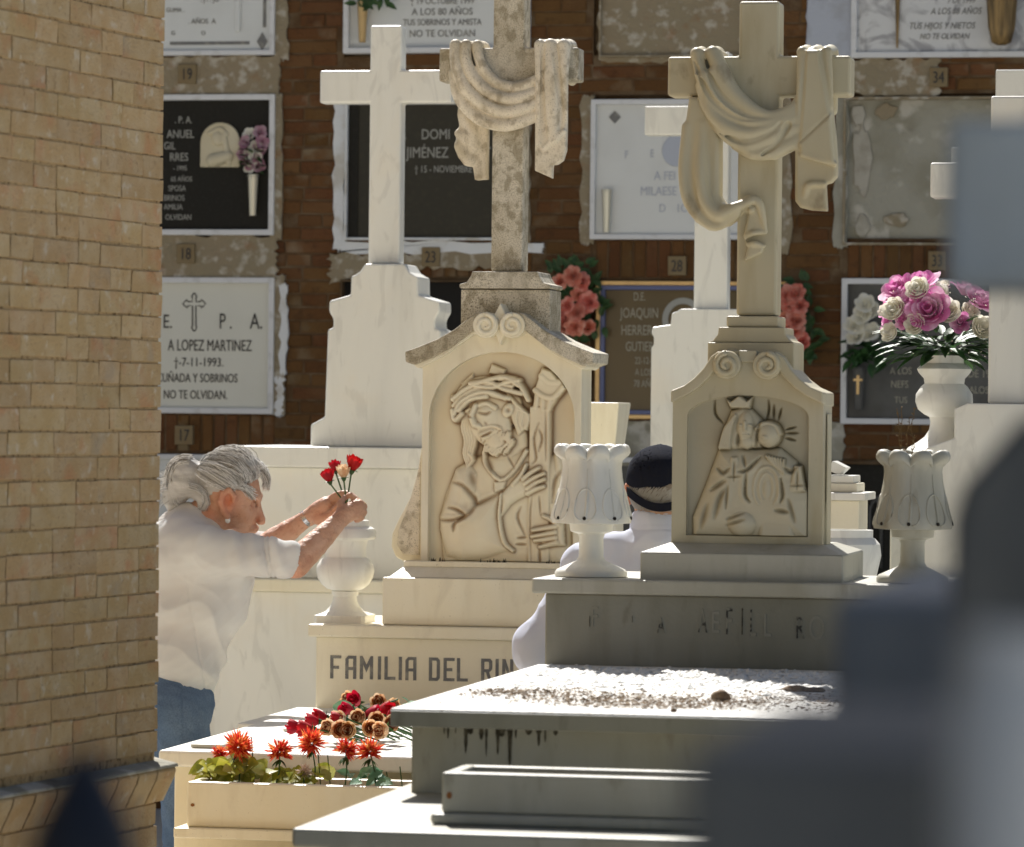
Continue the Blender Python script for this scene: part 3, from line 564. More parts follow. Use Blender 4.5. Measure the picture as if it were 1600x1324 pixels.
t, y = plaque((535, 438, 822, 648), M['black'], M['wall_back'], 'open niche, its dark inside a black slab, between the two draped and plain crosses', 3, recess=.035, cat='niche', name='open_niche')  # flat black face paints the shade inside the niche
t, y = plaque((934, 440, 1232, 656), M['plaque_brown'], M['gold'], 'brown plaque lettered JOAQUIN HERRERA in a gilt and blue frame', 7, recess=.012, fw2=7)
for s, px, py, h in (('D.E.', 1000, 470, 13), ('JOAQUIN', 1000, 497, 16), ('HERRERA', 1000, 524, 16), ('GUTIERR', 1004, 549, 15), ('22-12-19', 1010, 569, 11), ('A LOS', 1006, 587, 11), ('78 AÑOS', 1010, 605, 11)): wtext(t, y, s, px, py, h, M['ink_ghost'], .62)
p = at(1068, 500, YW); MB().prism([(p.x+.095*math.cos(a), p.z+.10*math.sin(a)) for a in np.linspace(0, 6.283, 33)[:-1]], y-.006, y+.002, [(p.x+.068*math.cos(a), p.z+.072*math.sin(a)) for a in np.linspace(0, 6.283, 33)[:-1]]).build('oval_portrait_frame', M['ink_pale'], t)
t, y = plaque((1317, 436, 1600, 664), M['plaque_slate'], M['frame_white'], 'slate coloured plaque in a white frame behind pale flowers', 9, recess=.014)
for s, px, py, h in (('A LOS', 1408, 585, 11), ('NEFS', 1406, 606, 11), ('TUS', 1408, 630, 10), ('DE 19', 1530, 590, 12), ('ALOS', 1530, 615, 11)): wtext(t, y, s, px, py, h, M['ink_ghost'], .8)
v, cx, ys, zt = wvase(1334, 1354, 575, 640, M['plaque_slate'], 'grey tapered vase with a small crucifix on the slate plaque', taper=.62)
cz = zt-.07
MB().box(cx-.006, cx+.006, ys-.040, ys-.028, cz-.05, cz+.035).box(cx-.02, cx+.02, ys-.0405, ys-.0275, cz+.01, cz+.02).build('crucifix', M['gold'], v)
b = thing('flower_posy', 'cream roses with dark leaves in the crucifix vase', 'flowers', (cx, ys, zt))
for i, (px, py) in enumerate(((1349, 496), (1362, 490), (1333, 512), (1340, 528), (1362, 522), (1352, 478))):
    p = at(px, py, YW-.12); V_, F_ = petals(p, 9, .034, (random.uniform(-.4, .4), -1, .5), i, .9, 3); MB().add(V_, F_).build('bloom', M['white_petal'], b)
lv = MB()
for i in range(46):
    p = at(random.uniform(1322, 1385), random.uniform(530, 570), YW-.09); a = random.uniform(0, 6.28); lv.add(*leafV(p, (math.cos(a), -.4, math.sin(a)*.7), (0, -.5, 1), .07, .018))
lv.build('leaves', M['leaf'], b)
# lowest row in view
t, y = plaque((150, 710, 432, 930), M['plaque_white'], M['frame_white'], 'white plaque below tag 17, half hidden behind the woman', 8)
t, y = plaque((1290, 722, 1600, 935), M['plaque_black'], M['wall_back'], 'black plaque with raised trefoil arches near the ground behind the pale pot', 5, recess=.01)
for dx in (0, 34):
    p = at(1352+dx, 800, YW); arc = [(p.x+.075*math.cos(a), y-.008, p.z+.075*math.sin(a)) for a in np.linspace(0, math.pi, 12)]
    MB().tube([(p.x+.075, y-.008, p.z-.25)]+arc+[(p.x-.075, y-.008, p.z-.25)], .008).build('arch_moulding', M['plaque_slate'], t, smooth=True)
t, y = plaque((535, 716, 822, 930), M['plaque_white'], M['frame_white'], 'white plaque low on the wall behind the plain cross', 8)
t, y = plaque((925, 716, 1216, 930), M['plaque_slate'], M['frame_white'], 'grey plaque low on the wall under the JOAQUIN plaque', 8)
# coral roses hung beside the brown plaque
for lab, pts in (('coral rose spray hung on the wall at the left of the JOAQUIN plaque', [(876, 441), (905, 461), (902, 490), (918, 514), (880, 512), (889, 478), (899, 512), (922, 473), (870, 486), (884, 500), (911, 443), (897, 432)]),
                 ('coral rose spray hung on the wall at the right of the JOAQUIN plaque', [(1246, 461), (1232, 474), (1244, 503), (1254, 536), (1232, 462), (1243, 532), (1250, 480), (1228, 500), (1238, 520)])):
    c = at(pts[2][0], pts[2][1], YW-.1); b = thing('rose_spray', lab, 'flowers', c, 'coral rose sprays on the wall')
    for i, (px, py) in enumerate(pts):
        V_, F_ = petals(at(px, py, YW-.10+random.uniform(-.03, .02)), 9, random.uniform(.024, .034), (random.uniform(-.4, .4), -1, random.uniform(0, .6)), i, 1.2, 4); MB().add(V_, F_).build('bloom', M['coral'], b)
    lv = MB()
    for i in range(170):
        q = random.choice(pts); p = at(q[0]+random.uniform(-26, 26), q[1]+random.uniform(-24, 24), YW-.06); a = random.uniform(0, 6.28); lv.add(*leafV(p, (math.cos(a), -.3, math.sin(a)), (0, -1, .4), .055, .015))
    lv.build('leaves', M['leaf'], b)
# ------------------------------------------------------------------ yellow brick pillar beside the camera's left
P0 = P(251, 690, 10.5); th = A*0+math.radians(8.3); dv = Vector((math.sin(th), math.cos(th), 0)); nv = Vector((math.cos(th), -math.sin(th), 0))
pil = thing('brick_building', 'corner of a tall yellow brick building with a ledge of sloped bricks', 'building', (P0.x, P0.y, 0))
def pl(t, n, z): q = P0-dv*t+nv*n; return (q.x, q.y, z)          # t towards the camera, n out of the face
def pbox(mb, t0, t1, n0, n1, z0, z1):
    return mb.add([pl(t, n, z) for z in (z0, z1) for n in (n0, n1) for t in (t0, t1)], [(0, 2, 3, 1), (4, 5, 7, 6), (0, 1, 5, 4), (2, 6, 7, 3), (0, 4, 6, 2), (1, 3, 7, 5)])
pbox(MB(), .010, 13, -3, -.0045, 0, 4.3).build('core', M['mortar'], pil); pbox(MB(), .0, 13.01, -3.01, .0, 4.3005, 11).build('upper_storeys', M['brick_far'], pil)
zl = P(251, 1222, 10.5).z                                           # underside of the ledge
CHp = .0578; JT = .0058; rz = math.pi/2-th
PB = [brick_mesh('brick', .243, CHp-JT, .10, M['brick_yellow'], i+40, .002, .0014) for i in range(6)]
PQ = [brick_mesh('brick', .180, CHp-JT, .10, M['brick_yellow'], i+80, .002, .0014) for i in range(3)]
PH = [brick_mesh('brick', .118, CHp-JT, .10, M['brick_yellow'], i+60, .002, .0014) for i in range(6)]
rest = MB(); nb = 0; row = 0; z = zl+.075+CHp/2
rowsz = []
while z < 4.28: rowsz.append(z); z += CHp
z = zl-.052-CHp/2
while z > .05: rowsz.append(z); z -= CHp
for z in sorted(rowsz):
    row += 1; t = 0; i = row % 2; first = (.118, .243, .180, .118, .243)[(row*3+row//5) % 5]; tmax = 3.2 if z < 3.4 else 1.6
    while t < tmax:
        Lb = first if t == 0 else (.118 if (i % 2 == 0) != (random.random() < .14) else .243); i += 1
        tc = t+Lb/2; n = -.05+random.uniform(-.0022, .0012); vis = t < 1.42 and .74 < z < 3.0
        if vis and nb < 300:
            q = pl(tc, n, z+random.uniform(-.0012, .0012)); place(random.choice(PH if Lb < .15 else (PQ if Lb < .2 else PB)), pil, q, rz+random.choice((0, math.pi))+random.uniform(-.004, .004)); nb += 1
        else: pbox(rest, t, t+Lb-.004, -.1, n+.05, z-CHp/2+.003, z+CHp/2-.003)
        t += Lb+JT*.55
o = rest.build('brick', M['brick_yellow'], pil); o['kind'] = 'stuff'
# bricks on the far end so the corner reads as masonry
t = -.036; k = 0
while t < 3.2:
    Lc = .115
    b = MB(); e = .004
    V = []
    for tt in (t+e, t+Lc-e):
        V += [pl(tt, -.06, zl-.05), pl(tt, .004, zl-.05), pl(tt, .014, zl-.028), pl(tt, .034, zl+.012), pl(tt, .039, zl+.030), pl(tt, .036, zl+.036), pl(tt, -.06, zl+.055)]
    n = 7; Fc = [tuple(range(n)), tuple(range(n, 2*n))[::-1]]+[(i, (i+1) % n, n+(i+1) % n, n+i) for i in range(n)]
    b.add(V, Fc).build('ledge_brick', M['brick_yellow'], pil, bevel=.003); t += Lc; k += 1
cp = MB(); cp.add([pl(t_, n_, z_) for t_ in (-.039, 3.2) for n_, z_ in ((-.1, zl+.055), (.034, zl+.0365), (.042, zl+.038), (.040, zl+.046), (-.1, zl+.075))], [(0, 1, 2, 3, 4), (9, 8, 7, 6, 5)]+[(i, (i+1) % 5, 5+(i+1) % 5, 5+i) for i in range(5)])
cp.build('ledge_mortar', M['cement_grey'], pil, bevel=.003)
# ------------------------------------------------------------------ carved relief (height field over a stone panel)
class Relief:
    def __init__(s, rx0, ry0, rw, rh, res=.8):
        "panel in crop units: 4.012 units per picture pixel"
        s.S = 4.012; s.rx0, s.ry0 = rx0, ry0; n, m = int(rw/res), int(rh/res); s.n, s.m = n, m
        u = np.linspace(0, rw*s.S, n); v = np.linspace(0, rh*s.S, m); s.U, s.V = np.meshgrid(u, v); s.H = np.zeros((m, n)); s.P = np.zeros((m, n))
    def seg(s, a, b):
        ax, ay = a; bx, by = b; L = (bx-ax)**2+(by-ay)**2+1e-9; t = np.clip(((s.U-ax)*(bx-ax)+(s.V-ay)*(by-ay))/L, 0, 1)
        return np.hypot(s.U-ax-t*(bx-ax), s.V-ay-t*(by-ay)), t
    def tube(s, pts, r, base, h, add=False):
        "rounded ridge along a polyline"
        if not isinstance(r, (list, tuple)): r = [r]*len(pts)
        if 2 < len(pts) < 20: q3 = s.crv([(*a, b) for a, b in zip(pts, r)]); pts = [a[:2] for a in q3]; r = [a[2] for a in q3]
        out = np.full(s.H.shape, -1.0)
        for i in range(len(pts)-1):
            d, t = s.seg(pts[i], pts[i+1]); rr = r[i]+(r[i+1]-r[i])*t; q = 1-(d/rr)**2; out = np.maximum(out, np.where(q > 0, np.sqrt(np.maximum(q, 0)), -1))
        f = out >= 0; val = base+h*out
        if add: s.H = np.where(f, s.H+h*out, s.H)
        else: s.H = np.where(f & (val > s.H), val, s.H)
        return s
    def blob(s, c, r, base, h, rot=0):
        x = s.U-c[0]; y = s.V-c[1]; cs, sn = math.cos(rot), math.sin(rot); X = x*cs+y*sn; Y = -x*sn+y*cs
        q = 1-(X/r[0])**2-(Y/r[1])**2; val = base+h*np.sqrt(np.maximum(q, 0)); s.H = np.where((q > 0) & (val > s.H), val, s.H); return s
    def crv(s, pts):
        if len(pts) < 3: return list(pts)
        p = [np.array(a, float) for a in pts]; p = [2*p[0]-p[1]]+p+[2*p[-1]-p[-2]]; out = []
        for i in range(1, len(p)-2):
            for t in (0, .33, .67): out.append(tuple(.5*(2*p[i]+(p[i+1]-p[i-1])*t+(2*p[i-1]-5*p[i]+4*p[i+1]-p[i+2])*t*t+(3*p[i]-p[i-1]-3*p[i+1]+p[i+2])*t**3)))
        return out+[tuple(p[-2])]
    def pdist(s, pts):
        d = np.full(s.H.shape, 1e9); sg = -np.ones(s.H.shape); n = len(pts)
        for i in range(n):
            dd, _ = s.seg(pts[i], pts[(i+1) % n]); d = np.minimum(d, dd); (ax, ay), (bx, by) = pts[i], pts[(i+1) % n]
            c = ((ay > s.V) != (by > s.V)); xx = (bx-ax)*(s.V-ay)/((by-ay) if abs(by-ay) > 1e-9 else 1e-9)+ax; sg = np.where(c & (s.U < xx), -sg, sg)
        return d*sg
    def plate(s, pts, h, edge=30, base=0, over=True):
        d = s.pdist(pts); q = np.clip(d/edge, 0, 1); val = base+h*np.sqrt(np.maximum(0, 1-(1-q)**2)); f = d > 0
        s.H = np.where(f & ((val > s.H) | (not over)), val, s.H); return s
    def cut(s, pts, w, dep, tint=.7):
        "chiselled fold: a groove that fades out at its ends, with a soft swell along one side"
        pts = s.crv(pts); n = len(pts)-1; g = np.zeros(s.H.shape); g2 = np.zeros(s.H.shape); gp = np.zeros(s.H.shape)
        for i in range(n):
            d, t = s.seg(pts[i], pts[i+1]); q = (i+t)/n; fd = np.sqrt(np.maximum(np.sin(math.pi*np.clip(.06+.88*q, 0, 1)), 0)); ww = w*(.55+.6*fd)
            g = np.maximum(g, fd*np.exp(-(d/ww)**2)); g2 = np.maximum(g2, fd*np.exp(-((d-2.6*w)/(2.2*w))**2)); gp = np.maximum(gp, fd*np.exp(-(d/(ww*1.5))**2))
        s.H += -dep*g+.30*dep*g2*(s.H > .002); s.P = np.maximum(s.P, tint*gp); return s
    def hole(s, c, r, dep): g = np.exp(-((s.U-c[0])**2+(s.V-c[1])**2)/r**2); s.H -= dep*g; s.P = np.maximum(s.P, .6*g); return s
    def blur(s, A, k):
        for ax in (0, 1):
            for _ in range(k): A = (np.roll(A, 1, ax)+2*A+np.roll(A, -1, ax))/4
        return A
    def build(s, fr, yb, mt, parent, mask, name='relief', ground=.08):
        s.H = s.blur(s.H, 2)
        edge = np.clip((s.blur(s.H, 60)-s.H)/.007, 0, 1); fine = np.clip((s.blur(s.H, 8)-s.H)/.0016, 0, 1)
        s.P = np.clip(np.maximum(np.maximum(s.P, .8*edge), .85*fine)+ground*(s.H < .002), 0, 1); s.P = s.blur(s.P, 2)  # browner in cuts and wherever the relief dips below its blurred height
        X = np.array([fr.x(s.rx0+u/s.S) for u in s.U[0]]); Z = np.array([fr.z(s.ry0+v/s.S) for v in s.V[:, 0]])
        XX, ZZ = np.meshgrid(X, Z); YY = yb-s.H*mask*1.45; V = np.stack([XX, YY, ZZ], -1).reshape(-1, 3)
        i = np.arange(s.m*s.n).reshape(s.m, s.n); Q = np.stack([i[:-1, :-1], i[1:, :-1], i[1:, 1:], i[:-1, 1:]], -1).reshape(-1, 4)
        o = mk(name, V, Q, mt, parent, smooth=True); a = o.data.attributes.new('tint_mask', 'FLOAT', 'POINT'); a.data.foreach_set('value', (s.P*mask*.95).ravel().astype(np.float32)); return o
def arc(cx, cy, rx, ry, a0, a1, n=20): return [(cx+rx*math.cos(a), cy-ry*math.sin(a)) for a in np.linspace(math.radians(a0), math.radians(a1), n)]
def spiral(fr, cx, cy, r, y, sg, turns=1.6):
    pts = []
    for i in range(36):
        q = i/35; a = math.pi/2+sg*q*turns*2*math.pi; rr = r*(1-.78*q); pts.append((fr.x(cx+rr*math.cos(a)), y, fr.z(cy-rr*math.sin(a))))
    return pts
# ------------------------------------------------------------------ tomb with the FAMILIA lettering
YP = 13.70; f = Fr(YP, 783.5); ZS = at(495, 1102, YP).z; XL = at(247, 1168, 11.73).x; XR = 2*f.x(783.5)-f.x(485)
tb = thing('tomb', 'cream marble family tomb with FAMILIA cut into its pedestal', 'tomb', (f.X, 12.7, 0))
def bx(px0, px1, py0, py1, fr, dy=0, back=.5): return (fr.x(px0), fr.x(px1), fr.Y+dy, fr.Y+back, fr.z(py1), fr.z(py0))
MB().box(f.x(495), XR-.02, YP, YP+.62, ZS-.3, f.z(1001)).build('pedestal', M['marble_cream'], tb, bevel=.004)
MB().box(f.x(485), XR, YP-.03, YP+.66, f.z(1000.6), f.z(981)).build('cornice', M['marble_cream'], tb, bevel=.006)
def glyph(ch, W=.48, s=.135):
    "block capital as outline polygons (unit height): outer loop, hole"
    G = {'F': ([(0, 0), (s, 0), (s, .42), (W*.8, .42), (W*.8, .55), (s, .55), (s, .87), (W, .87), (W, 1), (0, 1)], None), 'I': ([(0, 0), (s, 0), (s, 1), (0, 1)], None), 'L': ([(0, 0), (W, 0), (W, .13), (s, .13), (s, 1), (0, 1)], None),
         'A': ([(0, 0), (s, 0), (s, .38), (W-s, .38), (W-s, 0), (W, 0), (W, 1), (.12, 1), (0, .86)], [(s, .51), (W-s, .51), (W-s, .87), (s+.03, .87), (s, .83)]), 'M': ([(0, 0), (s, 0), (s, .66), (.29, .30), (.58-s, .66), (.58-s, 0), (.58, 0), (.58, 1), (.47, 1), (.29, .62), (.11, 1), (0, 1)], None),
         'D': ([(0, 0), (W-.10, 0), (W, .12), (W, .88), (W-.10, 1), (0, 1)], [(s, .13), (W-.16, .13), (W-s, .19), (W-s, .81), (W-.16, .87), (s, .87)]), 'E': ([(0, 0), (W, 0), (W, .13), (s, .13), (s, .43), (W*.8, .43), (W*.8, .56), (s, .56), (s, .87), (W, .87), (W, 1), (0, 1)], None),
         'R': ([(0, 0), (s, 0), (s, .42), (.21, .42), (W-s, 0), (W, 0), (W-.13, .42), (W-.02, .52), (W, .58), (W, .9), (W-.08, 1), (0, 1)], [(s, .55), (W-s-.02, .55), (W-s, .60), (W-s, .84), (W-s-.03, .87), (s, .87)]), 'N': ([(0, 0), (s, 0), (s, .64), (W-s, 0), (W, 0), (W, 1), (W-s, 1), (W-s, .36), (s, 1), (0, 1)], None)}
    return G[ch]
for ch, px in (('F', 518), ('A', 542), ('M', 565), ('I', 593.5), ('L', 604), ('I', 626.5), ('A', 637), ('D', 674), ('E', 697), ('L', 718), ('R', 756), ('I', 778.5), ('N', 789)):
    o_, h_ = glyph(ch); k_ = 36.5*f.kz; x_ = f.x(px); z_ = f.z(1066.5)
    MB().prism([(x_+a*k_, z_+b*k_) for a, b in o_], YP-.0022, YP+.01, [(x_+a*k_, z_+b*k_) for a, b in h_] if h_ else None).build('letter', M['ink_grey'], tb)
YB = 12.92
MB().box(XL, XR+.0, 11.73, YB, ZS-.048, ZS).build('cover_slab', M['marble_white'], tb, bevel=.010, seg=3)
MB().box(f.x(488)-.05, XR-.03, YB+.004, YP-.004, ZS-.055, ZS-.008).build('back_slab', M['marble_white'], tb, bevel=.006)
MB().box(XL+.03, XR-.03, 11.80, YP+.6, .42, ZS-.0485).build('chest', M['marble_cream'], tb, bevel=.005)
MB().box(XL-.02, XR+.02, 11.30, YP+.6, .30, .418).build('plinth', M['marble_cream'], tb, bevel=.006)
MB().box(XL-.06, XR+.06, 11.22, YP+.7, 0, .298).build('footing', M['marble_cream'], tb, bevel=.006)
# headstone
ya = YP+.16
hs = thing('headstone', 'lichen speckled headstone with an arched relief of a man carrying a beam', 'headstone', (f.X, ya, f.z(981)))
MB().box(f.x(597), 2*f.X-f.x(597), YP+.02, YP+.56, f.z(980.6), f.z(906)).build('base_block', M['marble_cream'], hs, bevel=.005)
MB().frustum((f.x(605), 2*f.X-f.x(605), YP+.04, YP+.54, f.z(905.6)), (f.x(622), 2*f.X-f.x(622), YP+.10, YP+.50, f.z(890))).box(f.x(622), 2*f.X-f.x(622), YP+.10, YP+.50, f.z(889.9), f.z(881)).build('base_moulding', M['marble_cream'], hs, bevel=.003)
# all measures of the stone are taken on its own front plane
f = Fr(ya, 783.5); C = 783.5
top = [(124.5, 880), (124.5, 566), (100, 556), (80, 546), (60, 528), (45, 510), (28, 500)]
outer = f.sym(top)
ar = [(-113.5, 879), (-113.5, 655)] + [(x, y) for x, y in arc(0, 655, 113.5, 105, 180, 0, 28)][1:-1] + [(113.5, 655), (113.5, 879)]
hole = [(f.X+x*f.k, f.z(y)) for x, y in ar]
MB().prism(outer, ya, ya+.057, hole).build('arched_frame', M['marble_cream'], hs, bevel=.003)
MB().prism(outer, ya+.0575, ya+.19).build('stone_body', M['marble_cream'], hs, bevel=.006)
up = [(147, 551), (125, 543), (96, 531), (70, 516), (50, 500), (38, 491), (28, 488)]; lo = [(28, 514), (40, 517), (58, 531), (78, 546), (104, 560), (132, 572), (146, 567)]
lo2 = [(28, 520), (44, 524), (62, 538), (82, 553), (106, 566), (128, 577), (134, 573)]
for sg in (-1, 1):
    MB().prism([(f.X+sg*h*f.k, f.z(y)) for h, y in up+lo], ya-.055, ya+.24).build('pediment_moulding', M['marble_lichen'], hs, bevel=.004)
    MB().prism([(f.X+sg*h*f.k, f.z(y)) for h, y in [(28, 505)]+lo[:0]+[(40, 512), (58, 526), (78, 541), (104, 555), (132, 566)]+lo2[::-1]], ya-.035, ya+.22).build('lower_moulding', M['marble_cream'], hs, bevel=.003)
    cx, cy = C+sg*20.5, 509
    dsc = MB().prism([(f.x(cx+20*math.cos(a)), f.z(cy-20*math.sin(a))) for a in np.linspace(0, 6.283, 33)[:-1]], ya-.062, ya+.05).build('scroll', M['marble_cream'], hs, bevel=.004)
    MB().tube(spiral(f, cx, cy, 17, ya-.062, sg), [.0085]*24+[.007]*8+[.005]*4, 8).build('spiral_ridge', M['marble_cream'], dsc, smooth=True)
MB().prism([(f.x(C+x), f.z(y)) for x, y in ((0, 474), (15, 503), (0, 541), (-15, 503))], ya-.040, ya+.06).build('diamond', M['marble_cream'], hs, bevel=.005)
MB().prism(f.sym([(70, 560), (70, 452)]), ya+.05, ya+.25).build('cap_block', M['marble_lichen'], hs, bevel=.004)
MB().prism(f.sym([(69, 450.5), (71, 449), (71, 444), (60, 441), (54, 432), (51, 424)]), ya+.035, ya+.265).build('cap_moulding', M['marble_lichen'], hs, bevel=.004)
for sg in (-1, 1):
    pr = [(C+sg*127, 701), (C+sg*131, 701), (C+sg*137, 740), (C+sg*148, 780), (C+sg*166, 815), (C+sg*176, 838), (C+sg*177, 858), (C+sg*170, 874), (C+sg*158, 880.5), (C+sg*127, 880.5)]
    wg = MB().prism([(f.x(x), f.z(y)) for x, y in pr], ya+.06, ya+.13).build('scroll_wing', M['marble_cream'], hs, bevel=.005)
    ins = [(C+sg*131.5, 712), (C+sg*140, 760), (C+sg*153, 800), (C+sg*166, 832), (C+sg*168, 856), (C+sg*158, 870), (C+sg*132, 871)]
    MB().prism([(f.x(x), f.z(y)) for x, y in ins], ya+.056, ya+.07).build('wing_panel', M['marble_shroud'], wg, bevel=.003)
# relief of the man with the beam
R = Relief(668, 548, 231, 333, .62)
def c2(p): return (p[0]-32, p[1]+48)          # crop (660,560) -> panel (668,548)
def cc(L): return [c2(p) for p in L]
R.plate(cc([(205, 690), (290, 640), (400, 590), (640, 560), (700, 560), (820, 600), (900, 700), (940, 1330), (130, 1330), (100, 1000), (140, 850)]), .022, 130)
R.plate(cc([(664, 300), (700, 290), (800, 320), (806, 1330), (660, 1330)]), .026, 12)
R.plate(cc([(735, 55), (800, 75), (880, 170), (850, 240), (800, 320), (690, 300), (690, 200)]), .024, 14)
R.tube(cc([(700, 200), (760, 240), (820, 240), (875, 180)]), 20, .020, .010)
R.tube(cc([(715, 230), (705, 310)]), 20, .018, .010); R.tube(cc([(750, 250), (750, 320)]), 20, .018, .010); R.tube(cc([(800, 245), (785, 315)]), 20, .018, .010)
R.tube(cc([(740, 110), (790, 150), (850, 150)]), 26, .016, .010)
# hair, neck, head
R.blob(c2((400, 290)), (215, 175), .006, .020, .2)
R.plate(cc([(470, 480), (640, 400), (660, 560), (560, 640), (480, 700), (400, 590)]), .018, 40)
R.blob(c2((400, 400)), (120, 172), .016, .022, -.45)
R.blob(c2((470, 420)), (80, 130), .018, .016, -.3)
R.blob(c2((455, 520)), (78, 80), .020, .019, -.4)
R.blob(c2((395, 330)), (55, 42), .022, .0175, -.3); R.blob(c2((312, 350)), (34, 34), .020, .015, -.3)
R.tube(cc([(335, 300), (312, 365), (330, 415)]), [18, 20, 24], .030, .017); R.blob(c2((348, 424)), (32, 20), .034, .013, .3)
R.tube(cc([(350, 300), (400, 285), (455, 310)]), 16, .028, .010); R.tube(cc([(275, 335), (300, 320)]), 12, .026, .008)
R.tube(cc([(370, 480), (405, 465), (440, 452)]), [13, 15, 11], .034, .006); R.tube(cc([(385, 503), (420, 487)]), 13, .034, .006)
R.tube(cc([(360, 445), (400, 430), (450, 425), (490, 440)]), 13, .030, .010)
rr = random.Random(3)
for i in range(90):
    a = rr.uniform(0, 6.28); q = rr.uniform(.2, 1)**.5; p = (460+95*q*math.cos(a)+20, 520+75*q*math.sin(a)); R.tube(cc([p, (p[0]-14+rr.uniform(-8, 8), p[1]+20)]), rr.uniform(6, 10), .031, .006)
R.tube(cc([(430, 590), (450, 600), (470, 575), (500, 560)]), 14, .026, .012)
R.blob(c2((535, 325)), (34, 48), .024, .014, .4); R.hole(c2((540, 325)), 14, .008)
for k in range(9):
    x = 560+11*k; R.tube(cc([(520+10*k, 210+14*k), (x+12, 290+8*k), (x+2, 360+10*k), (600+6*k, 470-6*k)]), 11, .016+.001*(k % 3), .011)
for k in range(5): R.tube(cc([(270+14*k, 330), (245+16*k, 430), (265+16*k, 520), (255+14*k, 600), (280+9*k, 680-10*k)]), [13, 14, 13, 11, 8], .014, .012)
R.tube(cc([(290, 600), (315, 640), (280, 690), (305, 735)]), [17, 15, 13, 8], .016, .012)
# crown
for k, pts in enumerate([[(195, 300), (250, 240), (340, 190), (450, 165), (560, 175)], [(190, 260), (280, 190), (400, 140), (520, 120), (600, 170)], [(205, 350), (240, 280), (330, 225), (420, 215), (520, 250)],
                        [(280, 230), (360, 200), (440, 230), (540, 250)], [(300, 160), (420, 150), (500, 190), (620, 220)], [(230, 330), (300, 260), (400, 240)], [(480, 130), (570, 130), (630, 200), (660, 260)], [(330, 175), (440, 185), (530, 150), (600, 140)], [(190, 330), (205, 390), (250, 350)]]):
    R.tube(cc(pts), 17, .026+.003*(k % 3), .013)
R.plate(cc([(420, 35), (510, 70), (500, 115), (400, 95)]), .016, 6); R.plate(cc([(225, 160), (300, 95), (310, 120), (240, 180)]), .008, 6); R.tube(cc([(170, 240), (230, 225)]), 8, .004, .006); R.tube(cc([(640, 240), (668, 265)]), 8, .004, .006)
# robe, sleeve, collar
R.plate(cc([(200, 700), (290, 650), (360, 720), (345, 910), (500, 840), (495, 1000), (560, 1190), (580, 1215), (400, 1270), (250, 1290), (150, 1250), (105, 1080), (110, 990), (150, 870)]), .036, 150, .006)
R.tube(cc([(500, 850), (490, 1000), (520, 1150), (575, 1205)]), [10, 12, 14, 12], .030, .008)
R.plate(cc([(505, 870), (640, 800), (660, 880), (560, 950), (590, 1190), (540, 1180), (500, 1020)]), .014, 20, .006)
R.tube(cc([(385, 590), (400, 670), (490, 765), (580, 700), (650, 580)]), 15, .020, .012); R.plate(cc([(450, 775), (530, 770), (520, 815), (455, 850)]), .012, 10, .020)
R.plate(cc([(815, 560), (900, 640), (915, 900), (870, 1000), (810, 1000)]), .022, 50)
# hands
R.plate(cc([(500, 850), (560, 780), (640, 740), (700, 800), (680, 850), (600, 890), (560, 920), (500, 1000)]), .016, 40, .022)
for a, b_ in (((640, 755), (735, 685)), ((650, 785), (765, 720)), ((665, 815), (768, 755)), ((665, 845), (765, 800))): R.tube(cc([a, ((a[0]+b_[0])/2, (a[1]+b_[1])/2-6), b_]), [17, 17, 13], .030, .014)
R.tube(cc([(575, 790), (625, 730), (655, 665)]), [18, 16, 12], .026, .014)
R.plate(cc([(800, 1040), (890, 1020), (900, 1170), (760, 1185), (740, 1130)]), .014, 30, .020)
for a, b_ in (((840, 1050), (700, 1075)), ((840, 1085), (695, 1115)), ((840, 1120), (715, 1140)), ((850, 1150), (745, 1180))): R.tube(cc([a, b_]), [18, 13], .030, .013)
R.tube(cc([(860, 1040), (810, 1005), (765, 985)]), [18, 16, 13], .026, .013)
# folds and chisel lines
for pts, w_, d_ in (([(190, 780), (260, 800), (330, 880), (345, 915), (420, 880), (500, 840)], 9, .010), ([(110, 1020), (180, 1020), (240, 1010), (275, 985), (220, 950), (170, 940)], 8, .011), ([(205, 1085), (215, 1040), (275, 985)], 8, .010), ([(345, 915), (300, 980), (240, 1030)], 9, .007),
                   ([(410, 420), (395, 400)], 5, .001), ([(350, 340), (400, 350), (430, 335)], 6, .006), ([(285, 365), (315, 372)], 5, .005), ([(375, 492), (410, 478), (440, 458)], 5, .006), ([(600, 1125), (655, 1120)], 5, .006), ([(590, 1165), (655, 1165)], 5, .006),
                   ([(620, 930), (600, 1000), (650, 1110)], 6, .005), ([(730, 400), (700, 500), (715, 620), (690, 660)], 5, .005), ([(730, 440), (750, 500), (730, 580)], 5, .005), ([(735, 860), (745, 980)], 4, .004), ([(770, 330), (775, 640)], 4, .003), ([(690, 860), (680, 1000), (690, 1290)], 4, .003), ([(880, 690), (830, 760), (815, 900)], 8, .006), ([(740, 1190), (745, 1310)], 6, .006), ([(530, 610), (580, 690)], 5, .003), ([(310, 720), (330, 800)], 12, .004), ([(410, 640), (440, 720)], 10, .003)):
    R.cut(cc(pts), w_, d_)
d = R.pdist([((x+113.5+2)*R.S if False else (C+x-668)*R.S, (y-548)*R.S) for x, y in ar]); mask = np.clip(d/8, 0, 1)
R.build(f, ya+.042, M['marble_relief'], hs, mask)
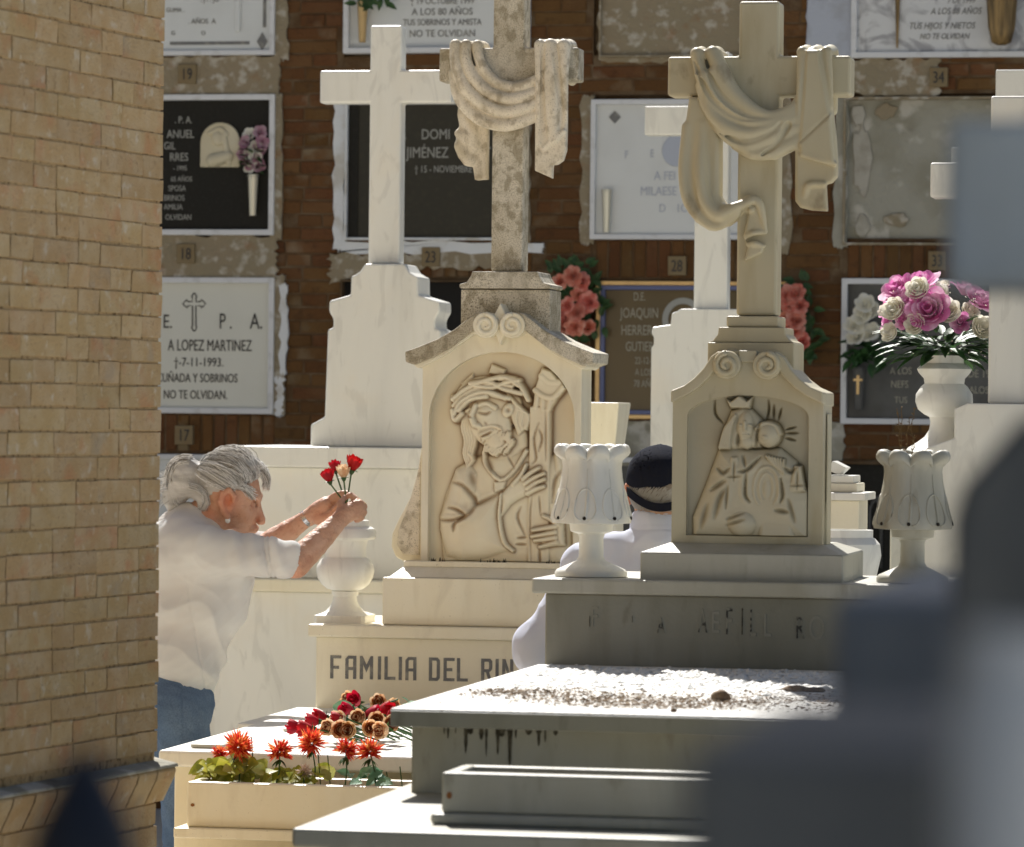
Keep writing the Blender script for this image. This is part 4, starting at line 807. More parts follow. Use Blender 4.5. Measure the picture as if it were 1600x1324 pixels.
# black grime at the foot of the relief
gm = MB(); rr = random.Random(5)
for i in range(70):
    px = rr.choice((rr.uniform(672, 706), rr.uniform(755, 800), rr.uniform(860, 896))); hh = rr.uniform(1, 9); yy = ya+.004; xx = f.x(px); ww = rr.uniform(.001, .0035); z0 = f.z(880)+.0
    gm.add([(xx-ww, yy-.0475, z0), (xx+ww, yy-.0475, z0), (xx+ww*.3, yy-.0475, z0+hh*f.kz), (xx-ww*.4, yy-.0475, z0+hh*.7*f.kz)], [(0, 1, 2, 3)])
gm.build('grime', M['stain'], hs)
# cross with its shroud
def cross(fr, cx, sh, arm, top, arms, bot, y0, th_, mt, parent, bev=.007):
    X = fr.x(cx); k = fr.k
    pr = [(sh, bot), (sh, arms[1]), (arm, arms[1]), (arm, arms[0]), (sh, arms[0]), (sh, top)]
    pts = [(X-h*k, fr.z(y)) for h, y in pr]+[(X+h*k, fr.z(y)) for h, y in pr[::-1]]
    return MB().prism(pts, y0, y0+th_).build('cross', mt, parent, bevel=bev)
yc = ya+.10; fc = Fr(yc, 789)
crs = cross(fc, 789, 24.5, 109, -42, (75, 127), 424, yc, .105, M['marble_lichen'], hs)
def cl(pts, fr, cx0, S, ox, oy, lean, y):
    out = []
    for p in pts:
        px = ox+p[0]/S; py = oy+p[1]/S; out.append((fr.x(px-(648-py)*lean), p[2]+y if len(p) > 2 else y, fr.z(py)))
    return out
def shroudA():
    S = 5.092; g = lambda *pts: cl(pts, fc, 789, S, 680, 40, .0104, yc)
    lo_ = (fc.x(680), yc-.09, fc.z(300)); hi_ = (fc.x(915), yc+.19, fc.z(45)); s = SDF(lo_, hi_, .0027); q = fc.k/S
    p2 = lambda *pts: [(a[0], a[2]) for a in g(*pts)]
    # back panel on the left, hanging behind
    s.poly(p2((150, 380), (160, 600), (150, 700), (165, 780), (140, 960), (160, 1040), (210, 1100), (275, 1120), (290, 1222), (385, 1215), (390, 800), (330, 700)), yc+.045, yc+.10, .008, .004)
    s.chain(g((215, 700, .05), (280, 860, .042), (300, 960, .045)), [.012, .016, .01], .02); s.chain(g((155, 850, .045), (230, 900, .04), (290, 985, .045)), [.010, .016, .006], .02)
    s.chain(g((170, 950, .047), (240, 1060, .047)), .016, .02)
    # swag
    for pts, r in (([(345, 160, -.02), (352, 230, -.025), (400, 350, -.028), (500, 455, -.03), (620, 495, -.03), (720, 480, -.03), (815, 440, -.02)], 36), ([(255, 160, -.02), (258, 270, -.03), (310, 405, -.034), (430, 530, -.038), (580, 590, -.04), (700, 575, -.036), (815, 535, -.025)], 40),
                   ([(172, 160, -.02), (185, 320, -.032), (255, 490, -.036), (400, 630, -.04), (560, 690, -.04), (700, 670, -.036), (815, 625, -.025)], 42), ([(160, 380, -.01), (205, 580, -.02), (350, 735, -.026), (520, 795, -.03), (650, 785, -.03), (815, 720, -.02)], 44)):
        s.chain(g(*pts), r*q*1.16, .0025)
    for x in (175, 258, 343): s.chain(g((x, 165, -.02), (x, 155, .03), (x, 160, .12), (x, 300, .13)), [38*q, 40*q, 40*q, 34*q], .006)
    s.poly(p2((180, 330), (345, 330), (520, 480), (800, 450), (800, 760), (560, 800), (330, 720), (200, 560)), yc-.035, yc+.03, .01, .01)
    # right panel
    s.poly(p2((815, 160), (1085, 165), (1062, 440), (1060, 860), (1055, 1000), (1030, 1080), (985, 1112), (950, 1116), (945, 1222), (808, 1160)), yc-.042, yc-.004, .008, .004)
    s.chain(g((850, 165, -.035), (852, 400, -.045), (845, 950, -.04)), [.020, .016, .008], .006); s.chain(g((930, 165, -.035), (945, 450, -.046), (960, 900, -.042)), [.022, .028, .02], .008)
    s.chain(g((1035, 165, -.035), (1045, 420, -.044), (1055, 760, -.036)), [.020, .014, .006], .006); s.chain(g((880, 985, -.042), (960, 920, -.05), (1040, 850, -.045)), [.006, .010, .008], .008)
    s.chain(g((884, 170, -.056), (878, 600, -.054), (862, 980, -.050)), [.008, .008, .004], .003, True); s.chain(g((975, 180, -.060), (1005, 500, -.058), (1035, 720, -.050)), [.008, .010, .005], .003, True)
    for x in (852, 940, 1035): s.chain(g((x, 170, -.03), (x, 158, .03), (x, 165, .12), (x, 420, .125)), [.020, .021, .02, .017], .006)
    V, Q = s.mesh(); return mk('shroud', V, Q, M['marble_shroud'], crs, smooth=True)
shroudA()
# things on the tomb
u = Fr(YP+.16, 542)
def urn(fr, name, label, prof, ref, mt, n=48, sq=None, lob=None, yc_=None, group=None, smooth=35):
    zb = fr.z(ref[1]); c = (fr.X, yc_ if yc_ is not None else fr.Y)
    t = thing(name, label, 'urn', (c[0], c[1], min(fr.z(y) for _, y in prof)), group)
    o = MB().lathe(c, [(h*fr.k, fr.z(y)) for h, y in prof], n, lob, sq).build('urn_body', mt, t); sauto(o, smooth); return t
def urnpx(cx, cy, S, ox, oy, L): return [(h/S, oy+y/S) for h, y in L]
LU = [(217, 1218), (217, 1108), (205, 1104), (160, 1075), (125, 1035), (105, 995), (98, 945), (112, 942), (112, 905), (100, 900), (150, 885), (200, 845), (232, 790), (244, 730), (236, 680), (205, 632), (175, 612), (172, 600), (172, 540), (180, 490), (190, 462), (240, 458), (255, 440), (258, 400), (245, 365), (215, 347), (195, 343), (195, 292), (150, 292), (145, 320)]
urn(u, 'marble_urn', 'pale marble ball urn the woman fills with roses on the FAMILIA pedestal', urnpx(0, 0, 5.519, 0, 760, LU), (0, 980), M['marble_white'], 48, {0, 1, 2})
# planter in front of the tomb
pf = Fr(11.42, 460)
pb = thing('flower_trough', 'cream marble flower trough of red chrysanthemums at the foot of the FAMILIA tomb', 'planter', (pf.x(540), 11.5, pf.z(1297)))
X0, X1 = pf.x(297), pf.x(800); Zb, Zt = pf.z(1297), pf.z(1226)
MB().box(X0, X1, 11.42, 11.45, Zb, Zt).build('front_panel', M['marble_cream'], pb, bevel=.006)
MB().box(X0, X1, 11.655, 11.685, Zb, Zt-.002).build('back_panel', M['marble_cream'], pb, bevel=.005)
for a in (X0+.0005, X1-.0285): MB().box(a, a+.028, 11.4505, 11.6545, Zb+.001, Zt-.001).build('end_panel', M['marble_cream'], pb, bevel=.004)
MB().box(X0+.03, X1-.03, 11.452, 11.653, Zb+.02, Zt-.025).build('soil', M['soil'], pb)
MB().box(X0-.03, X1+.03, 11.39, 11.72, Zb-.030, Zb-.0008).build('foot', M['marble_cream'], pb, bevel=.004)
p = at(301, 1258, 11.42); MB().prism([(p.x+.006*math.cos(a), p.z+.005*math.sin(a)) for a in np.linspace(0, 6.28, 9)[:-1]], 11.4185, 11.43).build('rust_spot', M['rust_spot'], pb)
def mum(c, r, seed, ax):
    rr = random.Random(seed); V = []; Fc = []; c = Vector(c); ax = Vector(ax).normalized(); uu = ax.orthogonal().normalized(); vv = ax.cross(uu)
    for i in range(190):
        ph = rr.uniform(0, 6.283); el = math.asin(rr.uniform(-.55, 1)); L = r*rr.uniform(.55, 1.12)
        d = (uu*math.cos(ph)+vv*math.sin(ph))*math.cos(el)+ax*math.sin(el); s = d.orthogonal().normalized(); s = Matrix.Rotation(rr.uniform(0, 6.28), 3, d) @ s; n = d.cross(s); wd = r*.075; b = len(V)
        V += [c+d*r*.15-s*wd*.5, c+d*r*.15+s*wd*.5, c+d*L*.6+s*wd+n*wd*.6, c+d*L*.6-s*wd+n*wd*.6, c+d*L+n*wd*rr.uniform(-.6, .6)]; Fc += [(b, b+1, b+2, b+3), (b+3, b+2, b+4)]
    return V, Fc
for i, (px, py, r) in enumerate(((343, 1178, 17), (373, 1168, 25), (437, 1176, 24), (487, 1162, 24), (540, 1172, 22), (578, 1175, 22))):
    yy = 11.55+random.uniform(-.04, .04); c = at(px, py, yy); base = (c.x+random.uniform(-.02, .02), yy, Zt-.03)
    t = thing('chrysanthemum', ('small red chrysanthemum tucked beside the largest one in the trough', 'largest red and orange chrysanthemum above the yellow green leaves', 'red chrysanthemum standing alone between the largest and the tallest one', 'tallest red chrysanthemum, just above the faded whitish one', 'dark hearted chrysanthemum of the touching pair, nearer the tallest one', 'orange tipped chrysanthemum of the touching pair, above the silvery sprig')[i], 'flower', base, 'chrysanthemums in the trough')
    V, Fc = mum(c, r*.0021*(.86, 1.05, .95, 1.0, .9, 1.04)[i], i, (random.uniform(-.7, .7), -.9+.5*(i % 3), 1)); MB().add(V, Fc).build('bloom', M['mum'], t)
    MB().tube([base, ((base[0]+c.x)/2+.006, yy, (base[2]+c.z)/2), c], .0022, 5).build('stem', M['stem'], t)
    lv = MB()
    for q in range(5): a = random.uniform(0, 6.28); lv.add(*leafV((c.x, yy, c.z-.02), (math.cos(a), math.sin(a), -.6), (0, 0, 1), .035, .005))
    lv.build('sepals', M['leaf'], t)
c = at(475, 1206, 11.5); t = thing('chrysanthemum', 'faded whitish chrysanthemum low among the leaves of the cream trough', 'flower', (c.x, 11.5, Zt-.03)); V, Fc = mum(c, .026, 77, (0, -.6, 1)); MB().add(V, Fc).build('bloom', M['mum_white'], t); MB().tube([(c.x, 11.5, Zt-.03), c], .0022, 5).build('stem', M['stem'], t)
for q, (px, h) in enumerate(((393, 1152), (625, 1198), (497, 1178), (512, 1180), (604, 1206))):
    c = at(px, h, 11.56); tag(MB().tube([(c.x+.01, 11.56, Zt-.03), (c.x, 11.56, c.z)], .0018, 5).build('flower_stalk', M['stem'], org=(c.x, 11.56, Zt-.03)), 'bare green wire stalk standing in the cream trough', 'stalk', 'bare stalks in the trough')
def leafcluster(name, label, spots, mt, L=.044, W=.021):
    c = at(spots[0][0], 1226, 11.55); t = thing(name, label, 'plant', (c.x, 11.55, Zt-.03))
    for i, (px, py) in enumerate(spots):
        p = at(px, py, 11.55+random.uniform(-.06, .06)); a = random.uniform(0, 6.28)
        MB().add(*leafV(p, (math.cos(a)*.8, -.5, random.uniform(-.3, .7)), (math.cos(a)*.2, -.8, .6), L*random.uniform(.8, 1.2), W*random.uniform(.8, 1.2), .25)).build('leaf', mt, t, smooth=True)
    return t
rr = random.Random(11)
leafcluster('leafy_plant', 'yellow green leafy plant at the left end of the cream trough', [(rr.uniform(318, 345), rr.uniform(1192, 1222)) for i in range(28)]+[(rr.uniform(345, 435), rr.uniform(1198, 1224)) for i in range(55)]+[(rr.uniform(350, 398), rr.uniform(1180, 1202)) for i in range(14)], M['leaf_yellow'])
leafcluster('leafy_plant', 'small yellow green plant around the faded chrysanthemum in the trough', [(rr.uniform(450, 492), rr.uniform(1206, 1224)) for i in range(16)]+[(506, 1208), (515, 1206), (500, 1215), (520, 1216)], M['leaf_yellow'])
leafcluster('leafy_plant', 'silvery green leaf sprig at the far right end of the cream trough', [(rr.uniform(545, 605), rr.uniform(1208, 1224)) for i in range(13)]+[(590, 1205), (592, 1215)], M['leaf_mint'], .045, .015)
# roses lying on the slab and held by the woman
def rose(label, c, ax, r, mt, stem_to, group, leaf=None, seed=0, open_=.5, rows=4, bend=0, tall=1.25):
    c = Vector(c); ax = Vector(ax).normalized(); t = thing('rose', label, 'rose', c, group)
    V, Fc = petals(c, 9, r, ax, seed, open_, rows, tall); MB().add(V, Fc).build('bloom', mt, t, smooth=True)
    sp = MB(); uu = ax.orthogonal().normalized(); vv = ax.cross(uu)
    for i in range(5): a = 6.283*i/5; d = uu*math.cos(a)+vv*math.sin(a); sp.add(*leafV(c+ax*r*.05, d*1.0+ax*.35, ax, r*1.0, r*.22, .3))
    sp.tube([c-ax*r*.4, c-ax*r*.05, c+ax*r*.2], [r*.2, r*.36, r*.45], 8).build('sepals', M['leaf'], t)
    if stem_to is not None: e = Vector(stem_to); MB().tube([c-ax*r*.3, (c-ax*r*.3).lerp(e, .5)+Vector((bend, 0, 0)), e], .0028, 6).build('stem', M['stem'], t)
    if leaf:
        for q in leaf: MB().add(*leafV(*q)).build('leaf', M['leaf_mint'], t, smooth=True)
    return t
zz = ZS+.022
def sp(px, py, Y=12.2): p = at(px, py, Y); return p
red = [((472, 1136), (-1, -.3, .0), .022), ((490, 1139), (-1, -.2, .0), .024), ((512, 1122), (-.9, -.5, .1), .024), ((552, 1110), (-.5, -.6, .1), .022), ((540, 1124), (-.9, -.3, .0), .022), ((588, 1112), (.9, -.3, .1), .027), ((607, 1124), (.7, -.7, .3), .024), ((500, 1128), (-1, -.3, .05), .023), ((570, 1116), (.9, -.3, .05), .026), ((560, 1100), (-.2, -.8, .4), .024)]
for i, ((px, py), ax, r) in enumerate(red):
    Y = 12.05+(1135-py)*.012; c = at(px, py, Y); c.z = max(c.z, ZS+r*.62)
    rose('dark red rose lying in the heap on the FAMILIA slab', c, ax, r, M['red'], (c.x+.14, Y+.12, ZS+.006), 'red roses heaped on the slab', None, i, .2, 3, 0, 2.2)
pch = [((518, 1138), (-.5, -1, .2), .026), ((547, 1141), (-.1, -1, .1), .026), ((563, 1123), (-.3, -1, .3), .026), ((576, 1138), (.5, -1, .1), .026), ((601, 1141), (-.6, -1, 0), .027), ((592, 1099), (.1, -1, .3), .027), ((548, 1094), (-.4, -1, .3), .025), ((587, 1127), (.4, -1, .2), .028), ((535, 1128), (-.6, -.8, .3), .030), ((532, 1140), (.2, -1, .1), .029), ((612, 1104), (.6, -1, .2), .024), ((610, 1132), (.3, -1, .2), .026)]
for i, ((px, py), ax, r) in enumerate(pch):
    Y = 12.00+(1142-py)*.014; c = at(px, py, Y); c.z = max(c.z, ZS+r*.8); c = c+Vector(ax).normalized()*(-r*.5)
    c.z = max(c.z, ZS+r*.75)
    t = rose('peach and rust coloured rose lying in the heap on the FAMILIA slab', c, ax, r, M['peach'], (c.x+.05, Y+.16, ZS+.008), 'peach roses heaped on the slab', None, i+30, .1, 4, 0, 1.7)
    V, Fc = petals(c+Vector(ax).normalized()*r*.75, 9, r*.62, ax, i, .3, 3, 1.5); MB().add(V, Fc).build('bloom_heart', M['rust'], t, smooth=True)
c = at(538, 1102, 12.35); tag(MB().add(*leafV(at(520, 1104, 12.35), (1, -.1, -.12), (-.1, -.8, .6), .085, .026, .1)).build('fallen_leaf', M['leaf_mint'], smooth=True, org=c), 'big mint green leaf standing among the roses on the slab', 'leaf')
c = at(560, 1112, 12.3); tag(MB().tube([at(557, 1112, 12.3), at(590, 1105, 12.32), at(622, 1093, 12.36)], .003, 6).build('cut_stem', M['stem'], org=c), 'long cut green stem lying across the red roses', 'stem')
for i, (px, lab) in enumerate(((632, 'leafy rose twig end lying beyond the rose heap'),)):
    c = at(px, 1100, 12.4); t = thing('leaf_twig', lab, 'twig', c)
    MB().tube([at(625, 1104, 12.4), at(645, 1096, 12.45)], .002, 5).build('twig_stem', M['stem'], t)
    for q in range(6): a = random.uniform(0, 6.28); MB().add(*leafV(at(627+3*q, 1103-1.4*q, 12.42), (math.cos(a), -.3, math.sin(a)*.5), (0, -.4, 1), .03, .007)).build('leaf', M['leaf_mint'], t)
def wedge(name, label, pts, h, mt, cat='book', z=None):
    z = ZS if z is None else z; b = MB(); n = len(pts); V = [(x, y, z+.0012) for x, y in pts]+[(x, y, z+hh) for (x, y), hh in zip(pts, h)]
    b.add(V, [tuple(range(n))[::-1], tuple(range(n, 2*n))]+[(i, (i+1) % n, n+(i+1) % n, n+i) for i in range(n)]); cx = sum(p[0] for p in pts)/n; cy = sum(p[1] for p in pts)/n
    return tag(b.build(name, mt, bevel=.003, org=(cx, cy, z)), label, cat)
xa = at(452, 1112, 12.6).x; wedge('marble_book', 'open white marble book lying on the FAMILIA slab behind the roses', [(xa, 12.52), (xa+.20, 12.50), (xa+.24, 12.84), (xa+.06, 12.86)], [.012, .02, .034, .02], M['marble_white'])
xa = at(492, 1100, 12.98).x; wedge('marble_tablet', 'thin white marble tablet lying against the foot of the FAMILIA pedestal', [(xa, 12.96), (xa+.2, 12.96), (xa+.22, 13.28), (xa+.04, 13.28)], [.012, .012, .02, .02], M['marble_white'], 'tablet', ZS-.008)
c = at(582, 1093, 13.0); t = thing('memorial_box', 'low grey box with a domed lid behind the rose heap', 'box', (c.x, 13.05, ZS-.008))
MB().box(c.x-.055, c.x+.055, 13.0, 13.09, ZS-.007, ZS+.035).build('box_body', M['ink_grey'], t, bevel=.003)
MB().prism([(c.x-.062, ZS+.0355)]+[(c.x+.062*math.cos(a), ZS+.0355+.022*math.sin(a)) for a in np.linspace(math.pi, 0, 10)][1:-1]+[(c.x+.062, ZS+.0355)], 12.99, 13.10).build('lid', M['marble_grey'], t, bevel=.002)
xa = at(302, 1164, 11.85).x; wedge('marble_tablet', 'small flat grey tablet near the front edge of the FAMILIA slab', [(xa, 11.82), (xa+.10, 11.82), (xa+.11, 11.92), (xa+.01, 11.92)], [.013]*4, M['marble_grey'], 'tablet')
# ------------------------------------------------------------------ plain white cross monument behind the woman
YC = 15.6; f = Fr(YC, 591)
cm = thing('cross_monument', 'plain white marble monument with a tall bare cross behind the woman', 'monument', (f.X, YC, 0))
pr = [(114, 699), (114, 665), (92, 653), (88.5, 515), (80, 512), (80, 498), (87, 486), (86.5, 470), (53, 460), (52.5, 431), (47, 429), (39, 424), (33, 415), (31, 411)]
MB().prism(f.sym(pr), YC+.08, YC+.30).build('stepped_stone', M['marble_white'], cm, bevel=.008)
fx = Fr(YC+.14, 597); cross(fx, 597, 24.5, 103, 40, (110, 161), 412, YC+.14, .085, M['marble_white'], cm, .008)
MB().box(f.x(360), f.x(830), YC-.02, YC+.7, f.z(732), f.z(699.4)).build('top_slab', M['marble_white'], cm, bevel=.006)
MB().box(f.x(372), f.x(820), YC+.02, YC+.66, f.z(906), f.z(732.4)).build('upper_block', M['marble_white'], cm, bevel=.005)
MB().box(f.x(330), f.x(850), YC-.10, YC+.7, f.z(926), f.z(906.4)).build('step_moulding', M['marble_cream'], cm, bevel=.006)
MB().box(f.x(336), f.x(845), YC-.07, YC+.68, 0, f.z(926.4)).build('lower_block', M['marble_white'], cm, bevel=.005)
# flared planter behind the draped headstone
fp = Fr(15.0, 930); t = thing('tapered_planter', 'white square planter widening upward, just behind the relief headstone', 'planter', (fp.x(925), 15.1, 0))
MB().frustum((fp.x(886), fp.x(954), 15.04, 15.20, fp.z(760)), (fp.x(872), fp.x(967), 15.0, 15.26, fp.z(629))).build('bowl', M['marble_cream'], t, bevel=.005)
MB().box(fp.x(880), fp.x(960), 15.02, 15.22, 0, fp.z(760.5)).build('stand', M['marble_cream'], t, bevel=.004)
# small white cross monument further back
f = Fr(16.2, 1108); t = thing('cross_monument', 'weathered white stepped monument with a small cross behind the honey coloured one', 'monument', (f.X, 16.3, 0))
MB().prism(f.sym([(92, 760), (92, 545), (88, 540), (88, 528), (92, 520), (90, 512), (62, 508), (60, 490), (52, 487), (46, 483)]), 16.2, 16.4).build('stepped_stone', M['marble_white'], t, bevel=.005)
cross(Fr(16.24, 1109), 1108, 26, 106, 82, (166, 211), 484, 16.24, .085, M['marble_white'], t, .005)
MB().box(f.x(1000), f.x(1216), 16.1, 16.6, 0, f.z(760.4)).build('base_block', M['marble_white'], t, bevel=.005)
# white cross monument at the far right with the urn of flowers
YE = 13.5; f = Fr(YE, 1575); t = thing('cross_monument', 'white marble cross on a stepped base beside the urn of pink flowers', 'monument', (f.X, YE, 0))
MB().prism(f.sym([(130, 950), (130, 706), (128, 702), (84, 686), (84, 640), (64, 631)]), YE, YE+.26).build('stepped_stone', M['marble_white'], t, bevel=.005)
cross(Fr(YE+.06, 1577), 1577, 34, 128, 150, (254, 309), 631, YE+.06, .11, M['marble_white'], t, .008)
MB().box(f.x(1430), f.x(1722), YE-.1, YE+.5, 0, f.z(950.5)).build('base_block', M['marble_white'], t, bevel=.005)
f2 = Fr(15.2, 1590); t = thing('cross_monument', 'tall white cross whose head rises just behind the stepped white one', 'monument', (f2.X, 15.3, 0))
cross(f2, 1592, 42, 110, 109, (230, 285), 700, 15.2, .1, M['marble_white'], t, .006); MB().box(f2.x(1540), f2.x(1645), 15.1, 15.5, 0, f2.z(700.5)).build('base_block', M['marble_white'], t, bevel=.005)
# urn with the pink and white bouquet
fu = Fr(13.78, 1475)
RU = [(62, 705), (55, 700), (42, 692), (30, 683), (23, 672), (21, 660), (23, 652), (31, 648), (41, 640), (45, 628), (44, 616), (36, 604), (31, 600), (32, 592), (40, 583), (43, 577), (37, 571), (30, 568), (30, 556), (24, 556), (22, 564)]
urn(fu, 'marble_urn', 'white ball urn holding the pink and white bouquet', RU, (0, 700), M['marble_white'])
zs = fu.z(705); t = thing('urn_stand', 'plain white block carrying the urn of pink flowers', 'stand', (fu.X, 13.78, 0)); MB().box(fu.X-.16, fu.X+.16, 13.78-.14, 13.78+.16, 0, zs-.001).build('block', M['marble_white'], t, bevel=.006)
bq = thing('flower_bouquet', 'pink and white artificial flower bouquet in the white ball urn', 'bouquet', (fu.X, 13.78, fu.z(560)))
yb_ = 13.78
for i, (px, py, r, mt, dy) in enumerate(((1404, 447, 26, 'pink', -.06), (1392, 470, 20, 'pink', -.02), (1440, 437, 26, 'pink', -.02), (1452, 478, 30, 'pink', -.16), (1461, 446, 20, 'pink', .02), (1435, 446, 21, 'white_petal', -.14), (1399, 477, 21, 'white_petal', -.14), (1481, 480, 22, 'white_petal', -.15), (1430, 500, 18, 'white_petal', -.18), (1467, 452, 18, 'white_petal', -.08), (1530, 462, 24, 'pink', -.02), (1534, 505, 20, 'white_petal', -.12), (1391, 512, 17, 'white_petal', -.1), (1473, 435, 12, 'white_petal', 0), (1385, 490, 15, 'pink', 0), (1510, 445, 22, 'pink', .05), (1420, 430, 18, 'pink', .06), (1415, 462, 15, 'pink', -.13), (1468, 462, 13, 'white_petal', -.16), (1446, 460, 13, 'pink', -.16), (1500, 495, 15, 'pink', -.12), (1412, 492, 13, 'pink', -.15), (1516, 478, 16, 'white_petal', -.06), (1380, 476, 12, 'white_petal', -.06))):
    c = at(px, py+8, yb_+dy); d = Vector((c.x-fu.X, (dy-.05)*1.6, (c.z-fu.z(530))*.9+.05))
    V, Fc = petals(c-d.normalized()*.02, 9, r*.00185, d, i, .9 if mt == 'pink' else .25, 4); MB().add(V, Fc).build('bloom', M[mt], bq, smooth=True)
for i in range(150):
    a = random.uniform(0, 6.28); el = random.uniform(-.35, .75); c = Vector((fu.X, yb_, fu.z(545))); d = Vector((math.cos(a)*1.25, math.sin(a)*.9, el)); q = random.uniform(.03, .12); L = random.uniform(.07, .12)
    MB().add(*leafV(c+d*q, d+Vector((0, 0, random.uniform(-.2, .3))), (0, -.2, 1), L, random.uniform(.012, .022), .25)).build('leaf', M['leaf'], bq, smooth=True)
fl = MB()
for i in range(60):
    a = random.uniform(0, 6.28); c = Vector((fu.X+random.uniform(-.17, .17), yb_-.12+random.uniform(-.06, .06), fu.z(random.uniform(440, 560)))); V, Fc = petals(c, 5, .006, (random.uniform(-1, 1), -1, .5), i, 1, 1); fl.add(V, Fc)
fl.build('filler_blossom', M['white_petal'], bq)
# stacked marble pieces and the pot behind the honey coloured headstone
f = Fr(13.3, 1325)
t = thing('marble_pedestal', 'small stained white pedestal with a flat cap behind the honey headstone', 'pedestal', (f.x(1315), 13.45, 0))
MB().box(f.x(1270), f.x(1341), 13.36, 13.6, 0, f.z(783)).build('shaft', M['marble_cream'], t, bevel=.004); MB().box(f.x(1262), f.x(1352), 13.33, 13.63, f.z(782.6), f.z(770.5)).build('cap', M['marble_white'], t, bevel=.004)
tag(MB().box(f.x(1272), f.x(1337), 13.37, 13.58, f.z(770.1), f.z(756)).build('marble_block', M['marble_cream'], bevel=.004, org=(f.x(1305), 13.45, f.z(770))), 'cream marble block lying on the small white pedestal', 'block')
tag(MB().box(f.x(1268), f.x(1331), 13.38, 13.56, f.z(755.6), f.z(744)).build('marble_slab', M['marble_white'], bevel=.003, org=(f.x(1305), 13.45, f.z(756))), 'thin white marble slab on top of the cream block', 'slab')
o = MB().prism([(f.x(1286), f.z(735)), (f.x(1306), f.z(743.6)), (f.x(1318), f.z(732)), (f.x(1296), f.z(721))], 13.40, 13.52).build('marble_book', M['marble_white'], bevel=.003, org=(f.x(1300), 13.46, f.z(740))); tag(o, 'small tilted white book leaning on the stacked marble slabs', 'book')
f = Fr(12.75, 1322); urn(f, 'stone_pot', 'wide plain white pot standing behind the honey coloured headstone', [(30, 960), (36, 935), (50, 900), (57, 868), (55, 850), (47, 841), (44, 840), (44, 828), (36, 828), (34, 840)], (0, 960), M['marble_white'])
f3 = Fr(12.75, 1322); t = thing('pot_stand', 'plain pale block under the wide white pot', 'stand', (f3.X, 12.75, 0)); MB().box(f3.X-.17, f3.X+.30, 12.6, 12.95, 0, f3.z(960.4)).build('block', M['marble_grey'], t, bevel=.006)
# ------------------------------------------------------------------ honey coloured tomb with the draped cross
YV = 11.0; f = Fr(YV, 1168); ZR = at(850, 1038, YV).z; XL2 = at(852, 1040, YV).x-.02; C = 1168; XR2 = 2*f.X-XL2
tb2 = thing('tomb', 'greyish marble tomb with worn lettering under the honey coloured headstone', 'tomb', (f.X, 10, 0))
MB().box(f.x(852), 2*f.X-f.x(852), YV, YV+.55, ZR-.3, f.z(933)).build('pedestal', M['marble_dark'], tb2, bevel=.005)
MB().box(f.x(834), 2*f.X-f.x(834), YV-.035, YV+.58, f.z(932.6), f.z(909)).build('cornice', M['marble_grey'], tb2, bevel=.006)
for s, px, py, h, m_, xs in (('F', 924, 984, 32, 'ink_faint', .6), ('I', 922, 984, 17, 'stain', .35), ('I', 990, 976, 10, 'stain', .3), ('A', 1030, 992, 24, 'ink_worn', .5), ('A', 1094, 990, 38, 'ink_worn', .40), ('E', 1114, 990, 34, 'ink_faint', .6), ('F', 1136, 992, 42, 'ink_worn', .45), ('I', 1161, 992, 42, 'stain', .3), ('L', 1174, 994, 42, 'ink_worn', .40), ('L', 1196, 994, 36, 'ink_faint', .5), ('R', 1246, 996, 34, 'ink_worn', .5), ('O', 1266, 998, 38, 'ink_faint', .6)):
    text(s, f.x(px), YV-.0016, f.z(py), h*f.kz, M[m_], tb2, xs, 'LEFT', ex=.0012)
YF = 9.23
MB().box(XL2, XR2, YF, YV-.004, ZR-.042, ZR).build('cover_slab', M['slab_worn'], tb2, bevel=.004, seg=2); MB().box(XL2+.001, XR2-.001, YF-.004, YF+.002, ZR-.041, ZR-.005).build('front_edge', M['marble_dark'], tb2, bevel=.0015)  # thin darker strip set over the slab's front edge
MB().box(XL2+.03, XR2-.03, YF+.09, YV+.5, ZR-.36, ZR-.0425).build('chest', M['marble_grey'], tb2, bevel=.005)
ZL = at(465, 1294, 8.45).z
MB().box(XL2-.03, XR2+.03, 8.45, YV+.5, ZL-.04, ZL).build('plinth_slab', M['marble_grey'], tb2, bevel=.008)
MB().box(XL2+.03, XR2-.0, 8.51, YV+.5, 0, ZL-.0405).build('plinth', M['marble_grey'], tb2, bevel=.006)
dr = MB(); rr = random.Random(9); yd = YF+.0885; zt_ = ZR-.0445
for x0, w_, h in ((694, 5, 14), (700, 6, 26), (712, 3, 12), (728, 9, 50), (735, 16, 16), (752, 12, 26), (760, 5, 48), (778, 9, 38), (784, 18, 14), (797, 11, 60), (806, 5, 22), (826, 18, 12), (842, 10, 34), (852, 5, 24), (868, 12, 10)):
    p = at(x0, 1150, yd); kx = .0014; n = 8; h *= rr.uniform(.8, 1.2)
    wd = [w_*kx*(.5*math.exp(-5*i/n)+.55*(1-(i/n)**6))*rr.uniform(.75, 1.25) for i in range(n+1)]
    L = [(p.x-wd[i]*.5, yd-.0002*(x0 % 7), zt_-h*kx*i/n) for i in range(n+1)]; Rr = [(p.x+wd[i]*.5, yd-.0002*(x0 % 7), zt_-h*kx*i/n) for i in range(n+1)]
    dr.add(L+Rr, [(i, i+1, n+2+i, n+1+i) for i in range(n)])
dr.build('water_stain', M['stain'], tb2)
